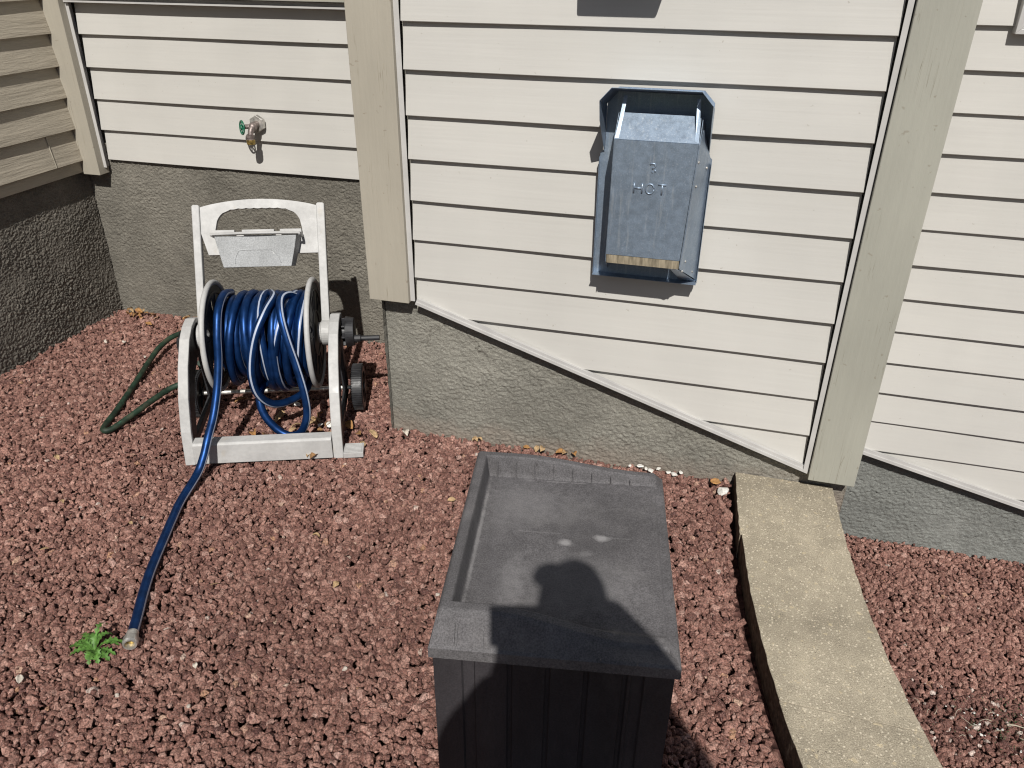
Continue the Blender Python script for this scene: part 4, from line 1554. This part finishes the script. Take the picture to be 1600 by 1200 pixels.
for az, L, ri in ((95, .062, .9), (60, .05, .8), (35, .070, .45), (20, .062, .5), (5, .060, .3), (-15, .058, .25), (-40, .05, .3), (-62, .048, .35), (-95, .03, .5), (-150, .058, .3),
                  (-168, .070, .28), (-190, .064, .3), (-203, .075, .35), (-222, .058, .45), (-245, .045, .7), (80, .04, .9), (-30, .035, .6), (170, .04, .6)):
    o = obj('leaf', leaf_bm(L, 0.0092 * wr.uniform(.8, 1.2), R(az + wr.uniform(-5, 5)), ri), 'weed', weed)

# ------------------------------------------------------------------ dry leaves, chips, twigs
def dry_leaf(x, y, z, L, mat, seed, label, group):
    word = {'leaf_orange': 'orange', 'leaf_tan': 'tan', 'leaf_brown': 'brown', 'leaf_pale': 'pale'}[mat]
    for w_ in ('orange brown', 'orange', 'brown', 'tan', 'pale'):
        if w_ + ' ' in label:
            label = label.replace(w_ + ' ', word + ' ', 1)
            break
    r = random.Random(seed)
    bm = bmesh.new()
    n = 8; rows = []
    cv = r.uniform(0.15, 0.6); tw = r.uniform(-.6, .6)
    for i in range(n + 1):
        f = i / n
        wv = L * 0.34 * math.sin(PI * (0.04 + 0.93 * f)) ** 0.7 * r.uniform(.75, 1.15)
        zz = L * cv * math.sin(PI * f) * 0.5
        rows.append([bm.verts.new((L * (f - .5), k * wv, zz + abs(k) * L * cv * 0.45 + k * tw * wv * 0.4)) for k in (-1, -.5, 0, .5, 1)])
    for a, b in zip(rows[:-1], rows[1:]):
        for j in range(4): bm.faces.new((a[j], a[j + 1], b[j + 1], b[j]))
    o = obj('dry_leaf', bm, mat, smooth=True)
    o.location = (x, y, z)
    o.rotation_euler = (r.uniform(-.5, .5), r.uniform(-.4, .4), r.uniform(0, 6.28))
    tag(o, label, 'dry leaf', group)
    sm = o.modifiers.new('thick', 'SOLIDIFY'); sm.thickness = 0.0006
    return o


lr = random.Random(21)
G1 = 'dry leaves in the inner corner of the foundation'
for i in range(13):
    x = -2.74 + abs(lr.gauss(0, .13)); y = 2.90 - abs(lr.gauss(0, .05))
    dry_leaf(x, y, 0.016, lr.uniform(.022, .045), lr.choice(('leaf_orange', 'leaf_orange', 'leaf_tan', 'leaf_brown')), i, 'curled orange brown leaf in the inner corner of the foundation', G1)
G1 = 'dry leaves against the foundation left of the reel'
for i in range(7):
    dry_leaf(-2.33 + lr.gauss(0, .08), 2.90 - abs(lr.gauss(0, .03)), 0.018, lr.uniform(.028, .045), lr.choice(('leaf_orange', 'leaf_tan')), 40 + i, 'orange dry leaf on gravel against the foundation left of the reel', G1)
G1 = 'dry leaves on the gravel under the reel'
for i in range(30):
    x = -1.36 + lr.gauss(0, .14); y = 2.13 + lr.gauss(0, .08)
    dry_leaf(x, y, 0.016, lr.uniform(.02, .045), lr.choice(('leaf_brown', 'leaf_tan', 'leaf_tan', 'leaf_orange')), 80 + i, 'curled brown leaf on the gravel under the hose reel', G1)
G1 = 'leaf scraps along the foundation behind the storage box'
for i in range(9):
    dry_leaf(lr.uniform(-.78, -.25), 2.262, 0.014, lr.uniform(.02, .035), lr.choice(('leaf_orange', 'leaf_tan')), 140 + i, 'tan leaf scrap at the foot of the foundation behind the storage box', G1)
dry_leaf(0.085, 2.225, 0.022, .034, 'leaf_orange', 201, 'orange brown leaf beside the far end of the cap stones', None)
dry_leaf(-1.01, 2.225, 0.016, .034, 'leaf_pale', 202, 'pale leaf at the foot of the bump-out foundation corner', None)
G1 = 'small leaf scraps scattered over the open gravel'
for (x, y, lb) in ((-1.9, 1.55, 'tan leaf scrap on open gravel, left of the hose below the reel'), (-1.78, 1.35, 'tan leaf scrap on open gravel, well left of the hanging hose'),
                   (-1.05, 1.62, 'tan leaf scrap on open gravel, below the foot pedal of the reel'), (-0.9, 1.45, 'tan leaf scrap on open gravel, halfway between foot pedal and storage box'),
                   (-1.22, 1.36, 'tan leaf scrap on open gravel, just right of the blue hose'), (-1.1, 1.1, 'tan leaf scrap on open gravel, right of the hose coupling'),
                   (-1.48, 0.95, 'tan leaf scrap on open gravel, nearest the photo edge below the weed'), (-2.35, 1.95, 'tan leaf scrap on open gravel, left of the green hose kink'),
                   (-2.1, 1.75, 'tan leaf scrap on open gravel, below the green hose kink'), (-0.72, 1.9, 'tan leaf scrap on open gravel, between foot pedal and box lid corner'),
                   (-1.62, 1.52, 'tan leaf scrap on open gravel, closest left of the blue hose')):
    dry_leaf(x, y, 0.014, lr.uniform(.014, .026), lr.choice(('leaf_tan', 'leaf_pale', 'leaf_tan')), 220 + int(-x * 50), lb, G1)


def stone(x, y, z, s, seed, label, group, mat='wstone', name='white_stone', flat=.55):
    bm = bmesh.new()
    bmesh.ops.create_icosphere(bm, subdivisions=2, radius=1)
    r = np.random.default_rng(seed)
    V = np.array([v.co[:] for v in bm.verts])
    for k in range(10):
        nn = r.normal(size=3); nn /= np.linalg.norm(nn)
        V = V - np.clip(V @ nn - r.uniform(.5, .8), 0, None)[:, None] * nn
    for v, c in zip(bm.verts, V): v.co = (c[0] * s, c[1] * s * .75, c[2] * s * flat)
    o = obj(name, bm, mat)
    o.location = (x, y, z); o.rotation_euler = (0, 0, r.uniform(0, 6))
    tag(o, label, 'stone', group)


G1 = 'white stone chips at the foundation behind the storage box'
for i, (x, s) in enumerate(((-0.165, .017), (-0.145, .013), (-0.128, .019), (-0.105, .012), (-0.070, .014), (-0.050, .018), (-0.030, .012), (-0.2, .010))):
    stone(x, 2.262 - (i % 3) * 0.010, 0.014, s * 0.85, i, 'bright white stone chip at the foundation behind the storage box', G1, flat=.35)
stone(0.112, 2.19, 0.018, 0.026, 31, 'pale pink stone against the far left corner of the cap stones', None)
G1 = 'pale pebbles on the open gravel'
for i, (x, y, s, lb) in enumerate(((-1.465, 1.475, .010, 'pale pebble touching the blue hose below the reel'), (-1.245, 1.185, .012, 'pale pebble right of the hose just above its coupling'),
                                   (-2.60, 2.58, .014, 'pale pebble by the left foundation, the farther left of two'), (-2.52, 2.60, .011, 'pale pebble by the left foundation, the farther right of two'),
                                   (-2.33, 2.5, .010, 'pale pebble left of the upper green hose strand'), (-1.60, 1.0, .006, 'tiny pale pebble left of the weed'),
                                   (-1.23, 0.98, .007, 'tiny pale pebble below the hose coupling'), (-1.05, 1.00, .007, 'tiny pale pebble right of and below the hose coupling'),
                                   (-0.62, 1.50, .008, 'small pale pebble left of the box lid'), (-0.75, 1.2, .008, 'small pale pebble left of the box front'))):
    stone(x, y, 0.006, s, 50 + i, lb, G1, mat='pebble', flat=.7)
G1 = 'white crumbs on the dark soil patch'
for i in range(26):
    stone(1.03 + lr.gauss(0, .12), 2.02 + lr.gauss(0, .06), LOW + 0.006, lr.uniform(.003, .007), 90 + i, 'white crumb on the dark patch of the lower gravel', G1)
# white scraps beneath the drum
G1 = 'white scraps on the gravel under the drum'
for i, (x, y, s, lb) in enumerate(((-1.30, 2.20, .02, 'largest white stone scrap under the drum, by the right leg'), (-1.335, 2.19, .014, 'white stone scrap touching the left side of the largest one under the drum'), (-1.49, 2.30, .016, 'white stone scrap farthest back under the drum'), (-1.395, 2.17, .012, 'smallest white stone scrap, inside the slack hose loop'))):
    stone(x, y, 0.018, s, 130 + i, lb, G1)


def twig(pts, r, label, mat='twig', group=None):
    bm = bmesh.new()
    tube(bm, catmull(pts, 5), r, 6, radf=lambda t: 1.0 - 0.5 * t)
    o = obj('twig', bm, mat)
    tag(o, label, 'twig', group)


twig([(1.075, 2.035, LOW + .012), (1.10, 2.038, LOW + .013), (1.125, 2.036, LOW + .012)], 0.003, 'short pale twig on the dark patch of lower gravel')
G1 = 'thin grey twigs in the dark patch of lower gravel'
for i in range(12):
    x = 1.0 + lr.gauss(0, .1); y = 2.03 + lr.gauss(0, .05); a = lr.uniform(0, 6.28); l = lr.uniform(.02, .05)
    twig([(x, y, LOW + .01), (x + l * .5 * math.cos(a), y + l * .5 * math.sin(a), LOW + .014), (x + l * math.cos(a + .2), y + l * math.sin(a + .2), LOW + .009)], 0.0012, 'thin grey twig in the dark patch of lower gravel', group=G1)
# moss specks
bm = bmesh.new()
for i in range(420):
    x = 1.10 + lr.gauss(0, .09); y = 2.03 + lr.gauss(0, .07); z = LOW + 0.004 + lr.uniform(0, .008)
    a = lr.uniform(0, 6.28); l = lr.uniform(.003, .008)
    v = [bm.verts.new((x, y, z)), bm.verts.new((x + l * math.cos(a), y + l * math.sin(a), z + l * .6)), bm.verts.new((x + l * .6 * math.cos(a + .9), y + l * .6 * math.sin(a + .9), z + l * .3))]
    bm.faces.new(v)
o = obj('moss', bm, 'moss')
tag(o, 'dark green moss crumbs in the lower gravel', 'moss', kind='stuff')

# ------------------------------------------------------------------ the photographer (stands behind the camera, throws the shadow)
per = empty('person', (0.22, -0.30, 0.0), 0, 'person in a cap holding up a phone, whose shadow falls on the storage box', 'person')
PL = Vector(per.location)


def skin(name, joints, edges, mat, parent, root=0, sub=2):
    me = bpy.data.meshes.new(name)
    me.from_pydata([Vector(j[0]) - PL for j in joints], edges, [])
    me.materials.append(M_[mat])
    o = bpy.data.objects.new(name, me)
    link(o, parent)
    sk = o.modifiers.new('skin', 'SKIN')
    sk.use_smooth_shade = True
    sk.branch_smoothing = 0.6
    for i, j in enumerate(joints):
        d = me.skin_vertices[0].data[i]
        r_ = j[1]
        d.radius = r_ if isinstance(r_, tuple) else (r_, r_)
        d.use_root = (i == root)
    sb_ = o.modifiers.new('sub', 'SUBSURF'); sb_.levels = sub; sb_.render_levels = sub
    return o


hx, hy = 0.205, -0.19
J = []; E = []


def add(p, r, parent=None):
    J.append((Vector(p), r))
    if parent is not None: E.append((parent, len(J) - 1))
    return len(J) - 1


pel = add((0.22, -0.33, 0.98), (0.16, 0.11))
sp1 = add((0.22, -0.33, 1.15), (0.16, 0.11), pel)
sp2 = add((0.22, -0.31, 1.36), (0.19, 0.12), sp1)
sp3 = add((0.215, -0.27, 1.53), (0.17, 0.10), sp2)
nk = add((0.20, -0.22, 1.645), 0.060, sp3)
hd0 = add((hx, hy - 0.02, 1.72), (0.052, 0.07), nk)
hd1 = add((hx, hy - 0.02, 1.775), (0.060, 0.088), hd0)
hd2 = add((hx, hy - 0.025, 1.83), (0.058, 0.085), hd1)
hd3 = add((hx, hy - 0.03, 1.865), (0.04, 0.06), hd2)
ns = add((hx - 0.01, hy + 0.092, 1.755), 0.011, hd1)
hands = []
for s, sh, el, wr_, pm in ((-1, (0.04, -0.28, 1.56), (-0.035, -0.21, 1.31), (0.045, -0.085, 1.495), (0.005, -0.035, 1.540)),
                           (1, (0.45, -0.28, 1.59), (0.53, -0.22, 1.33), (0.305, -0.060, 1.555), (0.250, -0.024, 1.622))):
    a = add(sh, 0.062, sp3)
    b = add([(x + y) / 2 for x, y in zip(sh, el)], 0.050, a)
    c = add(el, 0.042, b)
    d = add([(x + y) / 2 for x, y in zip(el, wr_)], 0.040, c)
    e = add(wr_, (0.050, 0.036), d)
    f = add(pm, (0.040, 0.030) if s > 0 else (0.034, 0.018), e)
    hands.append((s, f, pm))
for s, f, pm in hands:
    pm = Vector(pm)
    for k in range(4):      # fingers folded over the back of the phone
        o1 = pm + Vector((-s * 0.012, 0.012, 0.030 - k * 0.019))
        L = (0.024, 0.027, 0.025, 0.020)[k]
        a = add(o1, 0.0095, f)
        b = add(o1 + Vector((-s * L * 0.55, 0.004, -0.004)), 0.0085, a)
        c = add(o1 + Vector((-s * L * 1.15, -0.006, -0.006)), 0.0075, b)
    t1 = add(pm + Vector((-s * 0.018, -0.022, 0.020)), 0.011, f)
    t2 = add(pm + Vector((-s * 0.040, -0.026, 0.036)), 0.0095, t1)
for s in (-1, 1):
    h1 = add((0.22 + s * 0.10, -0.33, 0.90), 0.095, pel)
    k1 = add((0.22 + s * 0.11, -0.31, 0.50), 0.062, h1)
    c1 = add((0.22 + s * 0.115, -0.34, 0.32), 0.060, k1)
    a1 = add((0.22 + s * 0.12, -0.35, 0.09), 0.042, c1)
    f1 = add((0.22 + s * 0.13, -0.26, 0.045), (0.045, 0.035), a1)
    f2 = add((0.22 + s * 0.14, -0.17, 0.035), (0.042, 0.025), f1)
body = skin('body', J, E, 'skin', per)


def sub_skin(name, idx, grow, mat):
    mp = {i: k for k, i in enumerate(idx)}
    jj = [(J[i][0], tuple(q + grow for q in J[i][1]) if isinstance(J[i][1], tuple) else J[i][1] + grow) for i in idx]
    ee = [(mp[a], mp[b]) for a, b in E if a in mp and b in mp]
    return skin(name, jj, ee, mat, per, 0)


names = list(range(len(J)))
arm0 = hd3 + 2
# hood-shaped bulk, unseen, added to close light gaps in the shadow
skin('hood', [((0.21, -0.27, 1.55), (0.20, 0.12)), ((0.240, -0.205, 1.660), (0.255, 0.12)), ((0.205, -0.21, 1.72), (0.125, 0.095))], [(0, 1), (1, 2)], 'shirt', per, 0)
sub_skin('jacket', [pel, sp1, sp2, sp3] + [i for b in (arm0, arm0 + 6) for i in (b, b + 1, b + 2, b + 3, b + 4)], 0.018, 'shirt')
leg0 = len(J) - 12
sub_skin('trousers', [pel] + [i for b in (leg0, leg0 + 6) for i in (b, b + 1, b + 2, b + 3)], 0.012, 'jeans')
for b in (leg0, leg0 + 6):
    mp = [b + 3, b + 4, b + 5]
    skin('shoe', [(J[i][0], tuple(q + 0.010 for q in J[i][1]) if isinstance(J[i][1], tuple) else J[i][1] + 0.008) for i in mp], [(0, 1), (1, 2)], 'black', per, 0)
# face details
bm = bmesh.new()
for s in (-1, 1):
    bmesh.ops.create_icosphere(bm, subdivisions=2, radius=0.011, matrix=Matrix.Translation(Vector((hx + s * 0.026, hy + 0.055, 1.785)) - PL))
obj('eye', bm, 'wstone', per, smooth=True)
bm = bmesh.new()
tube(bm, catmull([Vector((hx - .025, hy + .052, 1.712)) - PL, Vector((hx, hy + .060, 1.709)) - PL, Vector((hx + .025, hy + .052, 1.712)) - PL], 5), 0.005, 8)
obj('mouth', bm, 'rust', per)
for s in (-1, 1):
    bm = bmesh.new()
    bmesh.ops.create_icosphere(bm, subdivisions=2, radius=1, matrix=Matrix.Translation(Vector((hx + s * 0.062, hy - 0.02, 1.77)) - PL) @ Matrix.Diagonal((0.010, 0.02, 0.032, 1)))
    obj('ear', bm, 'skin', per, smooth=True)
bm = bmesh.new()
bmesh.ops.create_uvsphere(bm, u_segments=24, v_segments=12, radius=1, matrix=Matrix.Translation(Vector((hx, hy - 0.045, 1.81)) - PL) @ Matrix.Diagonal((0.064, 0.086, 0.075, 1)))
bmesh.ops.delete(bm, geom=[v for v in bm.verts if v.co.z < 1.74], context='VERTS')
obj('hair', bm, 'hair', per, smooth=True)
# cap with its brim turned towards the left front
bm = bmesh.new()
bmesh.ops.create_uvsphere(bm, u_segments=28, v_segments=16, radius=1, matrix=Matrix.Translation(Vector((hx, hy - 0.025, 1.835)) - PL) @ Matrix.Diagonal((0.067, 0.100, 0.088, 1)))
bmesh.ops.delete(bm, geom=[v for v in bm.verts if v.co.z < 1.832], context='VERTS')
n = 14
top = []; 
cc = Vector((hx, hy - 0.025, 1.868)) - PL
A_ = []; B_ = []
for i in range(n + 1):
    t = R(128 + 50 * i / n)
    A_.append(bm.verts.new(cc + Vector((math.cos(t) * 0.061, math.sin(t) * 0.090, 0.0))))
    ext = 0.034 * math.sin(PI * i / n) ** 0.5
    B_.append(bm.verts.new(cc + Vector((math.cos(t) * (0.061 + ext), math.sin(t) * (0.090 + ext), -0.006))))
for i in range(n): bm.faces.new((A_[i], A_[i + 1], B_[i + 1], B_[i]))
o = obj('cap', bm, 'shirt', per)
sm = o.modifiers.new('thick', 'SOLIDIFY'); sm.thickness = 0.003
# phone held in both hands, its lens at the camera position
bm = bmesh.new()
PM = Matrix((RT, UP, -F)).transposed().to_4x4(); PM.translation = CAM - F * 0.010
box(bm, -0.022, 0.190, -0.058, 0.018, -0.004, 0.004)
xform(bm, PM)
ph = obj('phone', bm, 'black', bevel=0.003)
tag(ph, 'black phone held in both hands of the photographer', 'phone')
print('done')
